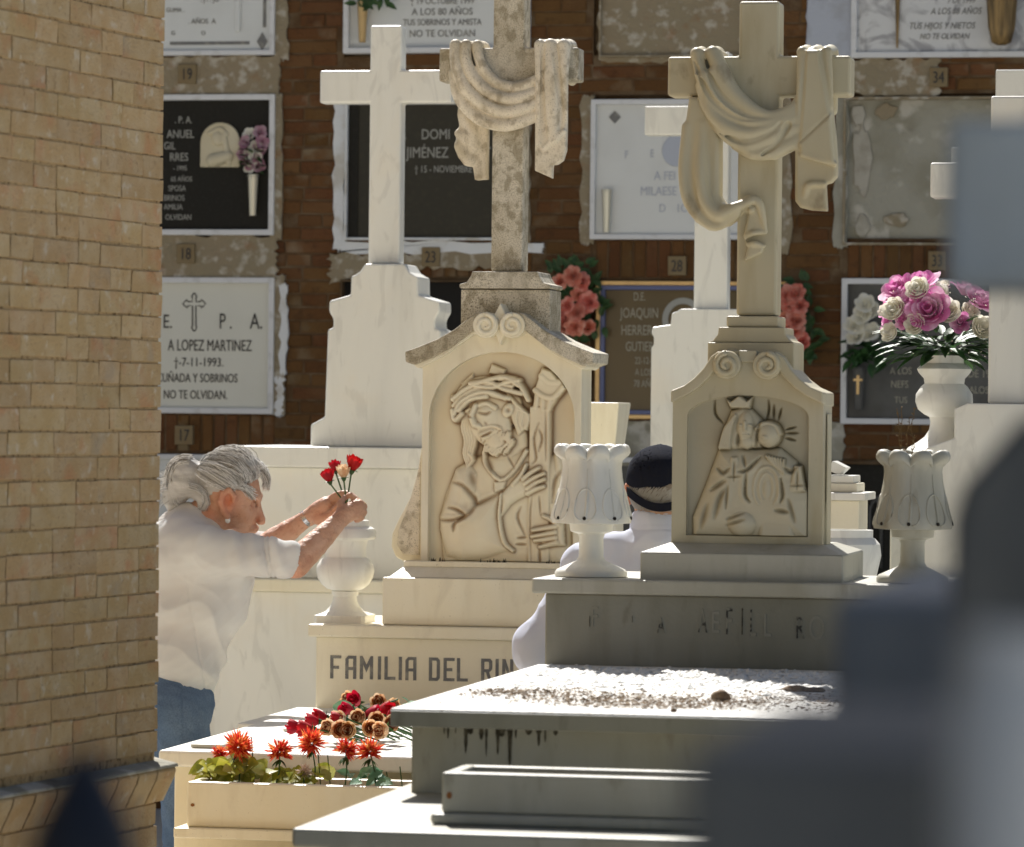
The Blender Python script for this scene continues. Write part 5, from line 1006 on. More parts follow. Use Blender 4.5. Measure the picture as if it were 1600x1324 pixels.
# worn cracks in the slab: raised flakes of surface
fk = MB(); rr = random.Random(21)
def chip(mb, x, y, z, s, rr, flat=.3):
    n = 5; a0 = rr.uniform(0, 6.28); h = s*flat*rr.uniform(.4, 1); mb.add([(x+s*rr.uniform(.5, 1)*math.cos(a0+6.283*i/n), y+s*rr.uniform(.5, 1)*math.sin(a0+6.283*i/n), z+rr.uniform(0, .3)*h) for i in range(n)]+[(x, y, z+h)], [(i, (i+1) % n, n) for i in range(n)])
for i in range(1900): chip(fk, rr.uniform(XL2+.05, XR2-.05), YV-.1-abs(rr.gauss(0, .42)), ZR+.0004, rr.uniform(.006, .026), rr, .42)
o = fk.build('surface_flake', M['slab_worn'], tb2); o['kind'] = 'stuff'
lt = MB()
for i in range(5200):
    u_ = rr.gauss(0, 1); x = XL2+.52+u_*.22; y = YF+.42+rr.gauss(0, .17)+.10*math.sin(x*9)
    if i % 5 == 0: x = rr.uniform(XL2+.2, XL2+1.3); y = YF+.5+rr.gauss(0, .25)
    if i % 11 == 0: x = XL2+.16+rr.gauss(0, .05); y = YF+.62+rr.gauss(0, .07)
    if XL2+.05 < x < XR2-.05 and YF+.16 < y < YV-.1: chip(lt, x, y, ZR+rr.uniform(.0004, .004), rr.uniform(.0015, .007)*(1.8 if i % 17 == 0 else 1), rr, rr.uniform(.2, .9))
o = lt.build('leaf_litter', M['litter'], org=(XL2+.5, YF+.4, ZR)); o['kind'] = 'stuff'; o['label'] = 'dry brown leaf litter scattered on the worn slab'; o['category'] = 'leaf litter'
for i, (px, py, r, fl_) in enumerate(((1125, 1096, .022, 1.0), (1245, 1080, .03, .4), (1272, 1081, .026, .35), (1052, 1113, .008, .9), (1232, 1080, .02, .4))):
    c = at(px, py, 9.0); rY = (CAM.z-ZR)/(CAM.z-c.z); c = CAM+(c-CAM)*rY; s = SDF((c.x-.05, c.y-.05, ZR-.01), (c.x+.05, c.y+.05, ZR+.06), .003); s.ell((c.x, c.y, ZR+r*.5*fl_), (r, r*.8, r*.75*fl_), .005); s.ell((c.x+r*.6, c.y, ZR+r*.4*fl_), (r*.5, r*.5, r*.5*fl_), .004)
    V, Q = s.mesh(); V = V+vnormals(V, Q)*(waves(V, 220, 10, i)*.0012)[:, None]; tag(mk('dry_leaf_clump', V, Q, M['litter'], smooth=True, org=(c.x, c.y, ZR)), 'curled dry brown clump lying on the litter-strewn slab', 'litter clump', 'dry clumps on the slab')
# trough on the plinth
p7 = Fr(8.62, 700); X0, X1 = p7.x(696), p7.x(1330); Zt = p7.z(1207); t = thing('stone_trough', 'long grey marble trough with a rust hole in front of the worn tomb', 'planter', ((X0+X1)/2, 8.7, ZL))
MB().box(X0, X1, 8.62, 8.655, ZL+.025, Zt).build('front_panel', M['marble_grey'], t, bevel=.006); MB().box(X0, X1, 8.82, 8.85, ZL+.025, Zt-.002).build('back_panel', M['marble_grey'], t, bevel=.006)
for a in (X0+.0005, X1-.0305): MB().box(a, a+.03, 8.6555, 8.8195, ZL+.026, Zt-.001).build('end_panel', M['marble_grey'], t, bevel=.004)
MB().box(X0+.031, X1-.031, 8.656, 8.819, ZL+.03, Zt-.04).build('soil', M['soil'], t); MB().box(X0-.02, X1+.02, 8.60, 8.87, ZL+.001, ZL+.0246).build('foot', M['marble_grey'], t, bevel=.008)
p = at(702, 1243, 8.62); MB().prism([(p.x+.006*math.cos(a), p.z+.008*math.sin(a)) for a in np.linspace(0, 6.28, 9)[:-1]], 8.6185, 8.63).build('rust_hole', M['rust_spot'], t)
# honey headstone
ya = YV+.12; f = Fr(ya, 1168.5); C = 1168.5
hv = thing('headstone', 'honey coloured headstone with a relief of a crowned mother and child', 'headstone', (f.X, ya, f.z(909)))
ex = 157
MB().box(f.X-ex*f.k, f.X+ex*f.k, YV+.02, YV+.50, f.z(908.6), f.z(864)).frustum((f.X-ex*f.k, f.X+ex*f.k, YV+.02, YV+.50, f.z(863.9)), (f.X-120*f.k, f.X+120*f.k, YV+.11, YV+.41, f.z(850))).build('base_block', M['marble_grey'], hv, bevel=.004)
outer = f.sym([(118, 851), (118, 628), (96, 614), (78, 602), (62, 588), (52, 572), (44, 556), (34, 549)])
ar = [(-95, 838), (-95, 652)]+[(x, y) for x, y in arc(0, 652, 95, 34, 180, 0, 24)][1:-1]+[(95, 652), (95, 838)]
MB().prism(outer, ya, ya+.047, [(f.X+x*f.k, f.z(y)) for x, y in ar]).build('arched_frame', M['marble_honey'], hv, bevel=.003)
MB().prism(outer, ya+.0475, ya+.19).build('stone_body', M['marble_honey'], hv, bevel=.006)
MB().prism(f.sym([(118.6, 634), (118.6, 613), (98, 604), (82, 592), (68, 577), (56, 558), (47, 549), (36, 545.5), (20, 547)])+[], ya+.04, ya+.22).build('pediment', M['marble_honey'], hv, bevel=.004)
for sg in (-1, 1):
    MB().prism([(f.X+sg*h*f.k, f.z(y)) for h, y in [(118.8, 612), (98, 603.5), (82, 591.5), (68, 576.5), (56, 557.5), (44, 549), (36, 556), (46, 572), (58, 590), (74, 606), (92, 618), (118.8, 631)]], ya-.028, ya+.041).build('pediment_moulding', M['marble_honey'], hv, bevel=.005)
    cx, cy = C+sg*31.5, 571
    d_ = MB().prism([(f.x(cx+22*math.cos(a)), f.z(cy-22*math.sin(a))) for a in np.linspace(0, 6.283, 33)[:-1]], ya-.032, ya+.03).build('scroll', M['marble_honey'], hv, bevel=.004)
    MB().tube(spiral(f, cx, cy, 18.5, ya-.032, -sg, 1.5), [.0085]*24+[.0075]*8+[.006]*4, 8).build('spiral_ridge', M['marble_honey'], d_, smooth=True)
MB().box(f.x(C-14), f.x(C+14), ya-.012, ya+.05, f.z(566), f.z(548)).build('link_bar', M['marble_honey'], hv, bevel=.003)
for sg in (-1, 1): MB().prism([(f.x(C+sg*a), f.z(b_)) for a, b_ in ((119, 645), (122, 645), (122, 850.5), (112, 850.5), (116, 815), (119, 780))], ya+.05, ya+.13).build('side_strip', M['marble_honey'], hv, bevel=.003)
MB().prism(f.sym([(68, 600), (68, 535)]), ya+.045, ya+.25).build('cap_block', M['marble_honey'], hv, bevel=.004)
MB().prism(f.sym([(67, 534.5), (60, 531), (53, 522), (52, 511)]), ya+.055, ya+.24).build('cap_moulding', M['marble_honey'], hv, bevel=.004)
MB().prism(f.sym([(41, 510.5), (41, 493)]), ya+.07, ya+.22).build('cap_step', M['marble_honey'], hv, bevel=.005)
R = Relief(1072, 614, 193, 226, .62)
def c2(p): return (p[0]-48, p[1]-296.9)       # crop (1060,540) -> panel (1072,614)
R.plate(cc([(250, 655), (330, 640), (480, 650), (640, 640), (740, 720), (790, 830), (835, 960), (840, 1230), (95, 1200), (90, 1080), (170, 880)]), .030, 170)
R.plate(cc([(330, 410), (400, 385), (460, 400), (530, 470), (520, 640), (380, 650), (250, 660), (270, 560)]), .016, 40, .004)
R.plate(cc([(295, 335), (330, 350), (380, 310), (430, 345), (462, 320), (450, 395), (325, 395)]), .016, 12, .006)
R.blob(c2((425, 510)), (56, 100), .014, .018, .05); R.blob(c2((432, 600)), (44, 50), .014, .012)
R.tube(cc([(425, 480), (428, 530)]), 10, .031, .005); R.blob(c2((400, 500)), (15, 9), .029, .004); R.blob(c2((455, 500)), (15, 9), .029, .004); R.tube(cc([(412, 562), (446, 562)]), 8, .027, .004)
for k in range(5): R.tube(cc([(360-8*k, 440+10*k), (330-9*k, 530), (320-14*k, 640)]), 13, .016, .010)
R.blob(c2((570, 555)), (78, 85), .012, .024); R.blob(c2((555, 575)), (28, 20), .030, .008); R.tube(cc([(500, 520), (540, 490), (610, 500), (640, 550)]), 16, .022, .008)
R.plate(cc([(470, 790), (530, 700), (620, 690), (700, 760), (690, 1000), (600, 1040), (500, 1020), (440, 930)]), .012, 50, .016)
R.tube(cc(arc(0, 0, 1, 1, 0, 1, 2)), 1, 0, 0)
for rx_, ry_ in ((80, 130), (45, 90)): R.tube(cc([(565+rx_*math.cos(a), 890-ry_*math.sin(a)) for a in np.linspace(-.9, math.pi+.9, 24)]), 11, .028, .0035)
R.blob(c2((565, 900)), (26, 66), .028, .004); R.blob(c2((412, 1110)), (100, 85), .016, .024); R.plate(cc([(520, 1060), (610, 1030), (720, 1060), (740, 1215), (515, 1215)]), .010, 30, .018)
for x, y in ((360, 790), (755, 840)): R.plate(cc([(x-20, y-90), (x+20, y-90), (x+48, y+70), (x-50, y+75)]),   .002, 14, .026); R.cut(cc([(x-44, y+35), (x+42, y+32)]), 5, .0025); R.cut(cc([(x, y-60), (x-2, y+60)]), 4, .003)
for k in range(7): R.tube(cc([(560+18*k, 690+4*k), (600+12*k, 740+10*k)]), 8, .026, .005)
for pts in ([(220, 340), (225, 430), (275, 490)], [(545, 470), (560, 400), (555, 340)], [(590, 455), (590, 370)], [(620, 465), (638, 390)], [(665, 525), (730, 508)], [(668, 548), (745, 545)], [(665, 577), (728, 592)]): R.cut(cc(pts), 5, .006, .9)
for pts, w_, d_ in (([(250, 770), (290, 800), (330, 770)], 8, .007), ([(390, 790), (440, 780), (520, 700)], 8, .008), ([(210, 910), (300, 850)], 10, .006), ([(240, 1080), (270, 960), (310, 900)], 12, .005), ([(150, 1150), (190, 1000)], 12, .004), ([(380, 560), (375, 640)], 8, .007), ([(320, 1090), (420, 1050)], 7, .004), ([(315, 1130), (430, 1090)], 7, .004), ([(435, 800), (430, 930), (460, 980)], 7, .007), ([(650, 830), (665, 930), (650, 980)], 7, .007), ([(320, 880), (310, 1020)], 6, .004), ([(700, 960), (740, 1100)], 8, .004), ([(620, 1030), (700, 1040)], 8, .006), ([(670, 760), (710, 790), (750, 760)], 8, .006), ([(410, 690), (430, 760)], 7, .004), ([(520, 470), (500, 560), (490, 640)], 7, .007)): R.cut(cc(pts), w_, d_)
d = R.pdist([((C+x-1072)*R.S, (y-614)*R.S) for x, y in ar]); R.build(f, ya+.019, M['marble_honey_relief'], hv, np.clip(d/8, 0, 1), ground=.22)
# draped cross
yc = ya+.09; fc = Fr(yc, 1179); cxv = 1180
crv = cross(fc, cxv, 31.5, 143, 2, (88, 150), 493.4, yc, .095, M['marble_honey'], hv, .008)
def shroudB():
    S = 3.484; g = lambda *pts: cl(pts, fc, 1179, S, 1040, 60, .0104, yc); p2 = lambda *pts: [(a[0], a[2]) for a in g(*pts)]
    s = SDF((fc.x(1052), yc-.10, fc.z(420)), (fc.x(1318), yc+.17, fc.z(68)), .0028); q = fc.k/S
    # swag over the left arm
    for pts, r in (([(260, 85, -.012), (300, 160, -.02), (380, 300, -.028), (500, 400, -.036), (600, 425, -.038), (690, 385, -.034), (722, 330, -.03)], [42, 44, 40, 32, 24, 20, 12]), ([(175, 85, -.012), (205, 200, -.024), (290, 340, -.036), (400, 430, -.042), (520, 465, -.044), (640, 445, -.04), (722, 400, -.034)], [34, 34, 32, 28, 26, 24, 20]),
                   ([(190, 260, -.014), (240, 390, -.028), (330, 480, -.038), (450, 520, -.042), (560, 500, -.042), (722, 440, -.034)], [24, 30, 34, 32, 30, 30]), ([(250, 440, -.012), (340, 540, -.03), (450, 585, -.036), (600, 540, -.04), (722, 490, -.034)], [20, 28, 30, 32, 30]), ([(380, 590, -.016), (480, 635, -.026), (600, 620, -.034), (722, 560, -.03)], [18, 28, 34, 36])):
        s.chain(g(*pts), [a*q*1.02 for a in r], .007)
    s.poly(p2((170, 200), (300, 150), (420, 340), (560, 420), (722, 360), (722, 600), (600, 665), (470, 655), (340, 560), (240, 420)), yc-.046, yc+.02, .014, .012)
    for pts in ([(165, 130, -.045), (260, 330, -.066), (400, 440, -.074), (560, 448, -.076)], [(205, 110, -.045), (310, 310, -.064), (440, 415, -.07), (560, 440, -.072)], [(310, 520, -.05), (440, 575, -.072), (560, 540, -.078), (640, 470, -.07)], [(540, 640, -.06), (620, 580, -.07), (680, 480, -.066)]): s.chain(g(*[(a, b, c+.015) for a, b, c in pts]), [.004, .0085, .009, .004], .003, True)
    for x in (172, 258): s.chain(g((x, 90, -.012), (x, 78, .03), (x, 85, .11), (x-20, 330, .115)), [34*q, 36*q, 36*q, 34*q], .006)
    s.poly(p2((145, 64), (305, 64), (318, 110), (150, 110)), yc-.02, yc+.11, .008, .006)
    # left tail looping to the front of the shaft
    s.poly(p2((130, 320), (185, 320), (245, 440), (300, 545), (298, 860), (330, 905), (395, 908), (430, 880), (500, 880), (540, 930), (555, 1050), (500, 1000), (440, 950), (340, 1020), (250, 1040), (170, 1000), (110, 900), (90, 720), (105, 500)), yc-.02, yc+.055, .012, .004)
    s.chain(g((110, 480, -.01), (95, 720, -.014), (130, 900, -.016), (250, 1020, -.018), (340, 1000, -.02), (400, 960, -.028)), [.010, .012, .014, .014, .012, .008], .012)
    s.chain(g((200, 470, -.01), (195, 720, -.022), (220, 880, -.026), (290, 960, -.03), (380, 930, -.034), (470, 890, -.034)), [.010, .016, .018, .018, .015, .010], .014); s.chain(g((275, 560, -.005), (275, 860, -.012), (320, 925, -.022), (400, 920, -.03)), [.008, .011, .011, .008], .010)
    s.chain(g((410, 900, -.02), (470, 878, -.026), (520, 910, -.026), (550, 1055, -.014)), [.008, .012, .012, .005], .006); s.ell(g((475, 935, -.022))[0], (.012, .012, .012), .004)
    s.poly(p2((455, 960), (500, 930), (530, 980), (545, 1060), (440, 1080), (435, 1110), (540, 1130), (530, 1170), (430, 1215), (455, 1130), (430, 1075), (445, 1010)), yc-.020, yc+.01, .006, .004)
    s.chain(g((440, 1085, -.012), (480, 1062, -.02), (545, 1058, -.014)), [.005, .008, .005], .006); s.chain(g((450, 1125, -.012), (490, 1120, -.02), (540, 1132, -.014)), [.005, .008, .005], .006); s.chain(g((470, 960, -.012), (445, 1070, -.014)), .006, .006)
    # right hanging panel
    s.poly(p2((735, 70), (905, 75), (908, 300), (935, 560), (943, 700), (940, 760), (910, 792), (880, 800), (888, 945), (800, 940), (740, 925), (713, 890), (713, 560), (722, 320)), yc-.040, yc-.002, .010, .004)
    s.poly(p2((765, 75), (850, 75), (880, 240), (908, 425), (740, 580), (735, 600), (755, 640), (925, 690), (900, 560), (740, 580)), yc-.054, yc-.02, .010, .008)
    s.poly(p2((740, 580), (908, 425), (930, 690), (755, 640)), yc-.058, yc-.02, .008, .006)
    s.chain(g((752, 80, -.03), (742, 330, -.04), (725, 600, -.036)), [.014, .011, .008], .006); s.chain(g((882, 80, -.03), (898, 220, -.036), (908, 380, -.034)), [.014, .010, .006], .006); s.chain(g((755, 640, -.05), (850, 670, -.052), (930, 690, -.046)), .007, .006)
    s.chain(g((765, 860, -.036), (790, 805, -.044), (870, 798, -.042)), [.006, .009, .007], .008)
    s.chain(g((772, 90, -.050), (752, 350, -.055), (738, 570, -.058)), [.005, .007, .004], .003, True); s.chain(g((852, 90, -.048), (880, 240, -.055), (908, 400, -.052)), [.005, .007, .004], .003, True)
    for x in (752, 812, 880): s.chain(g((x, 84, -.02), (x, 74, .03), (x, 84, .11), (x, 380, .112)), [.017, .018, .018, .014], .006)
    V, Q = s.mesh(); return mk('shroud', V, Q, M['marble_honey'], crv, smooth=True)
shroudB()
# acanthus vases on the honey tomb
def lobed(R, n=8):
    def lob(r, i, a):
        c = abs(math.cos(n*a/2)); return r*(1-(.20 if i >= 18 else (.035 if i >= 12 else 0))*(1-c)**1.4)
    return lob
AV = [(308, 1248), (308, 1215), (290, 1190), (200, 1150), (125, 1115), (106, 1080), (103, 920), (115, 885), (165, 868), (180, 862), (188, 800), (335, 790), (345, 745), (318, 650), (285, 520), (262, 400), (252, 300), (258, 250), (280, 215), (318, 200), (330, 180), (328, 150), (310, 118), (285, 108), (258, 118), (250, 150)]
for (px, lab, yv) in ((926, 'carved acanthus vase at the end of the honey tomb nearest the man', YV+.14), (1428, 'carved acanthus vase with dry twigs at the other end of the honey tomb', YV+.14)):
    fv = Fr(yv, px); prof = [(h/5.518, 680+y/5.518-1.2) for h, y in AV]; zb = f.z(909)+.001; z0 = fv.z(prof[0][1]); shift = (Fr(YV-.03, 1168).z(909)+.0008)-z0
    t = thing('acanthus_vase', lab, 'vase', (fv.X, yv, z0+shift)); P_ = [(h*fv.k, fv.z(y)+shift) for h, y in prof]
    # rim dips between the leaves
    n = 96; m = len(P_); V = []; Fc = []; lb = lobed(None)
    for i, (r, z) in enumerate(P_):
        for j in range(n):
            a = 2*math.pi*j/n; c = abs(math.cos(4*a)); rr_ = lb(r, i, a); zz_ = z-(.018*(1-c)**1.5 if i >= 18 else 0); V.append((fv.X+rr_*math.cos(a+.39), yv+rr_*math.sin(a+.39), zz_))
    for i in range(m-1):
        for j in range(n): k_ = (j+1) % n; Fc.append((i*n+j, i*n+k_, (i+1)*n+k_, (i+1)*n+j))
    Fc += [tuple(range(n))[::-1], tuple((m-1)*n+j for j in range(n))]
    o = MB().add(V, Fc).build('vase_body', M['marble_grey' if px > 1000 else 'marble_white'], t); sauto(o, 50)
    def onv(a, tt):
        "point on the cup, tt 0 at the base to 1 under the rim"
        rows_ = P_[11:18]; q = tt*(len(rows_)-1); i = min(int(q), len(rows_)-2); r = rows_[i][0]+(rows_[i+1][0]-rows_[i][0])*(q-i); z = rows_[i][1]+(rows_[i+1][1]-rows_[i][1])*(q-i); r = lb(r, 14, a); return (fv.X+(r+.000)*math.cos(a+.39), yv+(r+.000)*math.sin(a+.39), z)
    for j in range(8):
        a0 = 2*math.pi*(j+.5)/8+math.pi/8*0; lf = MB()
        lf.tube([onv(a0+.30*math.sin(b_), .32-.22*math.cos(b_)) for b_ in np.linspace(.3, 2*math.pi-.3, 18)], .0028, 6)
        lf.tube([onv(a0+.05*math.sin(3*tt), tt) for tt in np.linspace(.12, .8, 12)], [.0036]*6+[.0026, .0024, .002, .0016, .0012, .0008], 6)
        o = lf.build('carved_leaf', M['marble_grey' if px > 1000 else 'marble_white'], t, smooth=True)
        p = onv(a0, .16); s = MB().lathe((0, 0), [(.005, -.0015), (.005, .0015)], 8); q = Vector((math.cos(a0+.39), math.sin(a0+.39), .25)); mt_ = q.to_track_quat('Z', 'Y').to_matrix(); s.V = [tuple(Vector(p)+q.normalized()*.003+mt_ @ Vector(v)) for v in s.V]; s.build('dark_hole_disc', M['hole'], t)  # dark disc on the surface paints the shade of a drilled hole
    if px > 1000:
        tw = thing('dry_twigs', 'thin dry twigs sticking up from the acanthus vase', 'twigs', (fv.X, yv, fv.z(715)))
        for i in range(7):
            x = fv.x(1418+random.uniform(-14, 12)); L = [(x, yv, fv.z(716))]; h = random.choice((640, 655, 680, 700, 705)) if i else 638
            for k_ in range(1, 10): L.append((L[-1][0]+random.uniform(-.004, .004), yv+random.uniform(-.004, .004), fv.z(716-(716-h)*k_/9)))
            b = MB().tube(L, .0010, 4)
            for q in range(14): p = Vector(random.choice(L)); b.add(*leafV(p, (random.uniform(-1, 1), random.uniform(-1, 1), .6), (0, -.7, .7), random.uniform(.006, .014), .0022))
            b.build('twig', M['twig'], tw)
# ------------------------------------------------------------------ blurred things close to the camera
D = 2.7; fg = Fr(at(1600, 700, D).y if False else P(1600, 700, D).y, 1690)
t = thing('grey_cross_monument', 'out of focus shaded grey stone cross on stepped plinths close by', 'monument', (fg.X, fg.Y, 0))
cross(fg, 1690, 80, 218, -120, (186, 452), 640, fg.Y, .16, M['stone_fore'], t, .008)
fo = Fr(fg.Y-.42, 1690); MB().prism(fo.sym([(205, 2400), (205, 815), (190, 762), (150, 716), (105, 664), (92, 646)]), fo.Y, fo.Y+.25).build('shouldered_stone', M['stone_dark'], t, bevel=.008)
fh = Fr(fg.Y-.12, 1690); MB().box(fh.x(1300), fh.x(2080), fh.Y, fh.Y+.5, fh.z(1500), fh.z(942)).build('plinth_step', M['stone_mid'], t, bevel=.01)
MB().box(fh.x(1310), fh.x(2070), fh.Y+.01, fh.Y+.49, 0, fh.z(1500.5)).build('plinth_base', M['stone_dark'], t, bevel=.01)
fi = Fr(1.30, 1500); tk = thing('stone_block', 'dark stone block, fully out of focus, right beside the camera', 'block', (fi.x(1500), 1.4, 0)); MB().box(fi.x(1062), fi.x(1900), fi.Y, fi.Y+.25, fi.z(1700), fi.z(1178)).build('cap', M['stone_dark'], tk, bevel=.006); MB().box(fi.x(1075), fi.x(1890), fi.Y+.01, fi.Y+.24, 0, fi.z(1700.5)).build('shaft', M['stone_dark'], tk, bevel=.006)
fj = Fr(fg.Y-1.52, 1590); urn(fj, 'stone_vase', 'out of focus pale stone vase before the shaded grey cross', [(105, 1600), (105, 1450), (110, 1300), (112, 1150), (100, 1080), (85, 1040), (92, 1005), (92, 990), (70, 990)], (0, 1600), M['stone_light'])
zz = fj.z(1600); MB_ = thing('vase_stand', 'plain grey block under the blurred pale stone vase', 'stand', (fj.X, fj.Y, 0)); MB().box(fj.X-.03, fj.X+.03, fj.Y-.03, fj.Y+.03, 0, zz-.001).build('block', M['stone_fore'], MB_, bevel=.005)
D = 1.75; c = P(132, 1165, D); fn = thing('railing_spear', 'blurred dark iron spear finial of a railing close to the camera', 'railing', (c.x, c.y, 0)); k = D/F
sauto(MB().lathe((c.x, c.y), [(.009, 0), (.009, c.z-.11), (.014, c.z-.105), (.014, c.z-.095), (95*k, c.z-.055), (88*k, c.z-.040), (62*k, c.z-.024), (32*k, c.z-.009), (2*k, c.z)], 20).build('spear', M['iron'], fn))
MB().box(c.x-1.6, c.x+.6, c.y-.012, c.y+.012, c.z-.22, c.z-.19).build('rail', M['iron'], fn, bevel=.003)
# ------------------------------------------------------------------ people
class Body:
    "local axes: x right in view, y away from camera, z up; measured in picture pixels round (ox,oy) at camera distance D"
    def __init__(s, ox, oy, D):
        s.ox, s.oy, s.k = ox, oy, D/F; s.o = P(ox, oy, D); s.R = np.array([CR.col[0], -CR.col[2], CR.col[1]], float)   # rows: right, forward, up
    def q(s, px, py, d=0): return np.array([(px-s.ox)*s.k, d, (s.oy-py)*s.k])
    def w(s, V): return np.asarray(V) @ s.R + np.array(s.o)
    def mk(s, name, sdf, m, parent, disp=None):
        V, Q = sdf.mesh()
        if disp is not None: V = V+vnormals(V, Q)*disp(V)[:, None]
        return mk(name, s.w(V), Q, m, parent, smooth=True)
    def sd(s, x0, y0, x1, y1, d0, d1, h): return SDF(tuple(s.q(x0, y1, d0)), tuple(s.q(x1, y0, d1)), h)
def rotx(ax, deg): return np.array(Matrix.Rotation(math.radians(deg), 3, ax))
wb = Body(300, 900, 13.95); q = wb.q
gw = 900+(wb.o.z)/wb.k                                     # picture row of the ground under her
woman = thing('person', 'grey haired person in a white shirt and jeans arranging roses in the urn', 'person', tuple(wb.w([q(285, gw, .02)])[0]))
# skin: one continuous body
s = wb.sd(215, 690, 590, gw+6, -.36, .36, .0042)
s.ell(q(362, 766, .0), (.094, .076, .100), .01); s.ell(q(345, 760, 0), (.085, .074, .085), .03)                      # skull
s.ell(q(381, 792, .005), (.052, .058, .066), .03); s.cap(q(376, 812, .0), q(386, 826, .01), .046, .030, .025)            # face, jaw
s.cap(q(401, 785, -.004), q(409, 812, -.004), .010, .0125, .010); s.ell(q(407.5, 816, -.004), (.014, .012, .010), .007)   # nose
s.cap(q(401, 776, -.03), q(404, 775, .03), .013, .013, .014)                                                           # brow
s.ell(q(398, 788, -.034), (.015, .018, .013), .008, True); s.ell(q(395, 789, -.032), (.012, .012, .011), .004); s.cap(q(391, 786, -.043), q(399, 787, -.036), .0035, .0035, .003); s.cap(q(390, 793, -.043), q(398, 793, -.036), .003, .003, .004)         # eye
s.ell(q(386, 806, -.036), (.024, .02, .026), .02); s.cap(q(396, 827, -.012), q(399, 826, .02), .011, .011, .01)          # cheek, lips
s.ell(q(406, 820, -.015), (.005, .005, .0045), .003, True); s.chain([q(398, 808, -.022), q(396, 816, -.032), q(396, 824, -.034)], .0025, .003, True); s.chain([q(386, 790, -.056), q(380, 788, -.062)], .002, .003, True); s.chain([q(386, 793, -.056), q(381, 794, -.062)], .002, .003, True)                                                              # nostril
for (a, b_, r) in (((352, 770), (348, 784), .010), ((348, 784), (353, 800), .010), ((352, 770), (361, 765), .010), ((361, 765), (368, 774), .009), ((353, 800), (358, 806), .011), ((368, 774), (367, 782), .007)): s.cap(q(*a, -.092), q(*b_, -.090), r, r, .005)
s.ell(q(358, 786, -.078), (.020, .012, .036), .006); s.ell(q(360.5, 783, -.094), (.010, .012, .015), .005, True)                # ear
s.chain([q(352, 790, 0), q(330, 806, 0), q(300, 826, 0)], [.062, .064, .085], .03)                                          # neck
s.ell(q(290, 880, 0), (.135, .17, .15), .05); s.ell(q(285, 985, 0), (.125, .15, .17), .06); s.ell(q(264, 1085, .0), (.115, .15, .13), .06)
for sg, el_, wr_ in ((-1, (465, 879, -.13), (538, 806, -.03)), (1, (405, 862, .17), (474, 813, .12))):
    sh = (322, 854, sg*.17); s.chain([q(*sh), q((sh[0]+el_[0])/2, (sh[1]+el_[1])/2+3, (sh[2]+el_[2])/2), q(*el_)], [.056, .050, .044], .03)
    m_ = ((el_[0]+wr_[0])/2-4, (el_[1]+wr_[1])/2-4, (el_[2]+wr_[2])/2); s.chain([q(*el_), q(el_[0]*.7+wr_[0]*.3, el_[1]*.7+wr_[1]*.3, el_[2]*.7+wr_[2]*.3), q(*wr_)], [.044, .045, .027], .02)
# near hand: back of the hand towards us, fingers curling over the urn, index and thumb pinching the stems
s.chain([q(538, 806, -.03), q(549, 800, -.02), q(558, 792, -.01)], [.026, .031, .027], .012); s.ell(q(552, 797, -.012), (.036, .026, .027), .012)
for i, pts in enumerate(([(557, 782, -.006), (548, 774, .004), (541, 777, .012)], [(563, 786, -.012), (569, 792, .006), (562, 803, .022)], [(564, 793, -.016), (569, 801, .0), (561, 810, .016)], [(561, 800, -.020), (565, 809, -.008), (557, 813.5, .006)])): s.chain([q(*p) for p in pts], [.0115, .0105, .0085], .004)
s.chain([q(536, 800, -.028), q(532, 788, -.018), q(538, 778, .004)], [.016, .0125, .009], .006); s.cap(q(534, 803, -.03), q(528, 805, -.045), .020, .012, .01)
# far hand: palm to us, fingers reaching to the stems
s.chain([q(474, 813, .12), q(492, 803, .11), q(508, 792, .09)], [.024, .034, .032], .014); s.ell(q(503, 799, .10), (.040, .020, .034), .012)
for i, pts in enumerate(([(513, 781, .09), (528, 772.5, .065), (542, 771, .035)], [(516, 785, .085), (531, 776, .062), (543, 774, .03)], [(517, 790, .09), (531, 781, .07), (541, 778, .04)], [(515, 796, .10), (528, 787, .085), (537, 782, .055)])): s.chain([q(*p) for p in pts], [.0120, .0105, .0085], .004)
s.chain([q(496, 812, .085), q(512, 806, .06), q(526, 792, .04)], [.020, .014, .010], .008)
for sg in (-1, 1): s.chain([q(283, 1100, sg*.09), q(292, 1290, sg*.09), q(285, gw-26, sg*.09)], [.075, .055, .038], .03); s.cap(q(284, gw-12, sg*.09), q(345, gw-10, sg*.09), .03, .03, .01)
def flush(o, spots):
    me = o.data; n = len(me.vertices); a = np.empty(n*3, np.float32); me.vertices.foreach_get('co', a); a = a.reshape(-1, 3)+np.array(ORG[o]); v = np.zeros(n)
    for c, r, am in spots: v = np.maximum(v, am*np.exp(-((a-np.array(c))**2).sum(1)/r**2))
    at_ = me.attributes.new('tint_mask', 'FLOAT', 'POINT'); at_.data.foreach_set('value', v.astype(np.float32))
bo = wb.mk('body', s, M['skin'], woman, lambda V: waves(V, 160, 14, 3)*.0007)
flush(bo, [(wb.w([q(357, 785, -.085)])[0], .035, .75), (wb.w([q(458, 890, -.13)])[0], .05, .5), (wb.w([q(404, 814, .0)])[0], .02, .4), (wb.w([q(500, 806, .09)])[0], .025, .5), (wb.w([q(330, 800, -.06)])[0], .03, .4)])
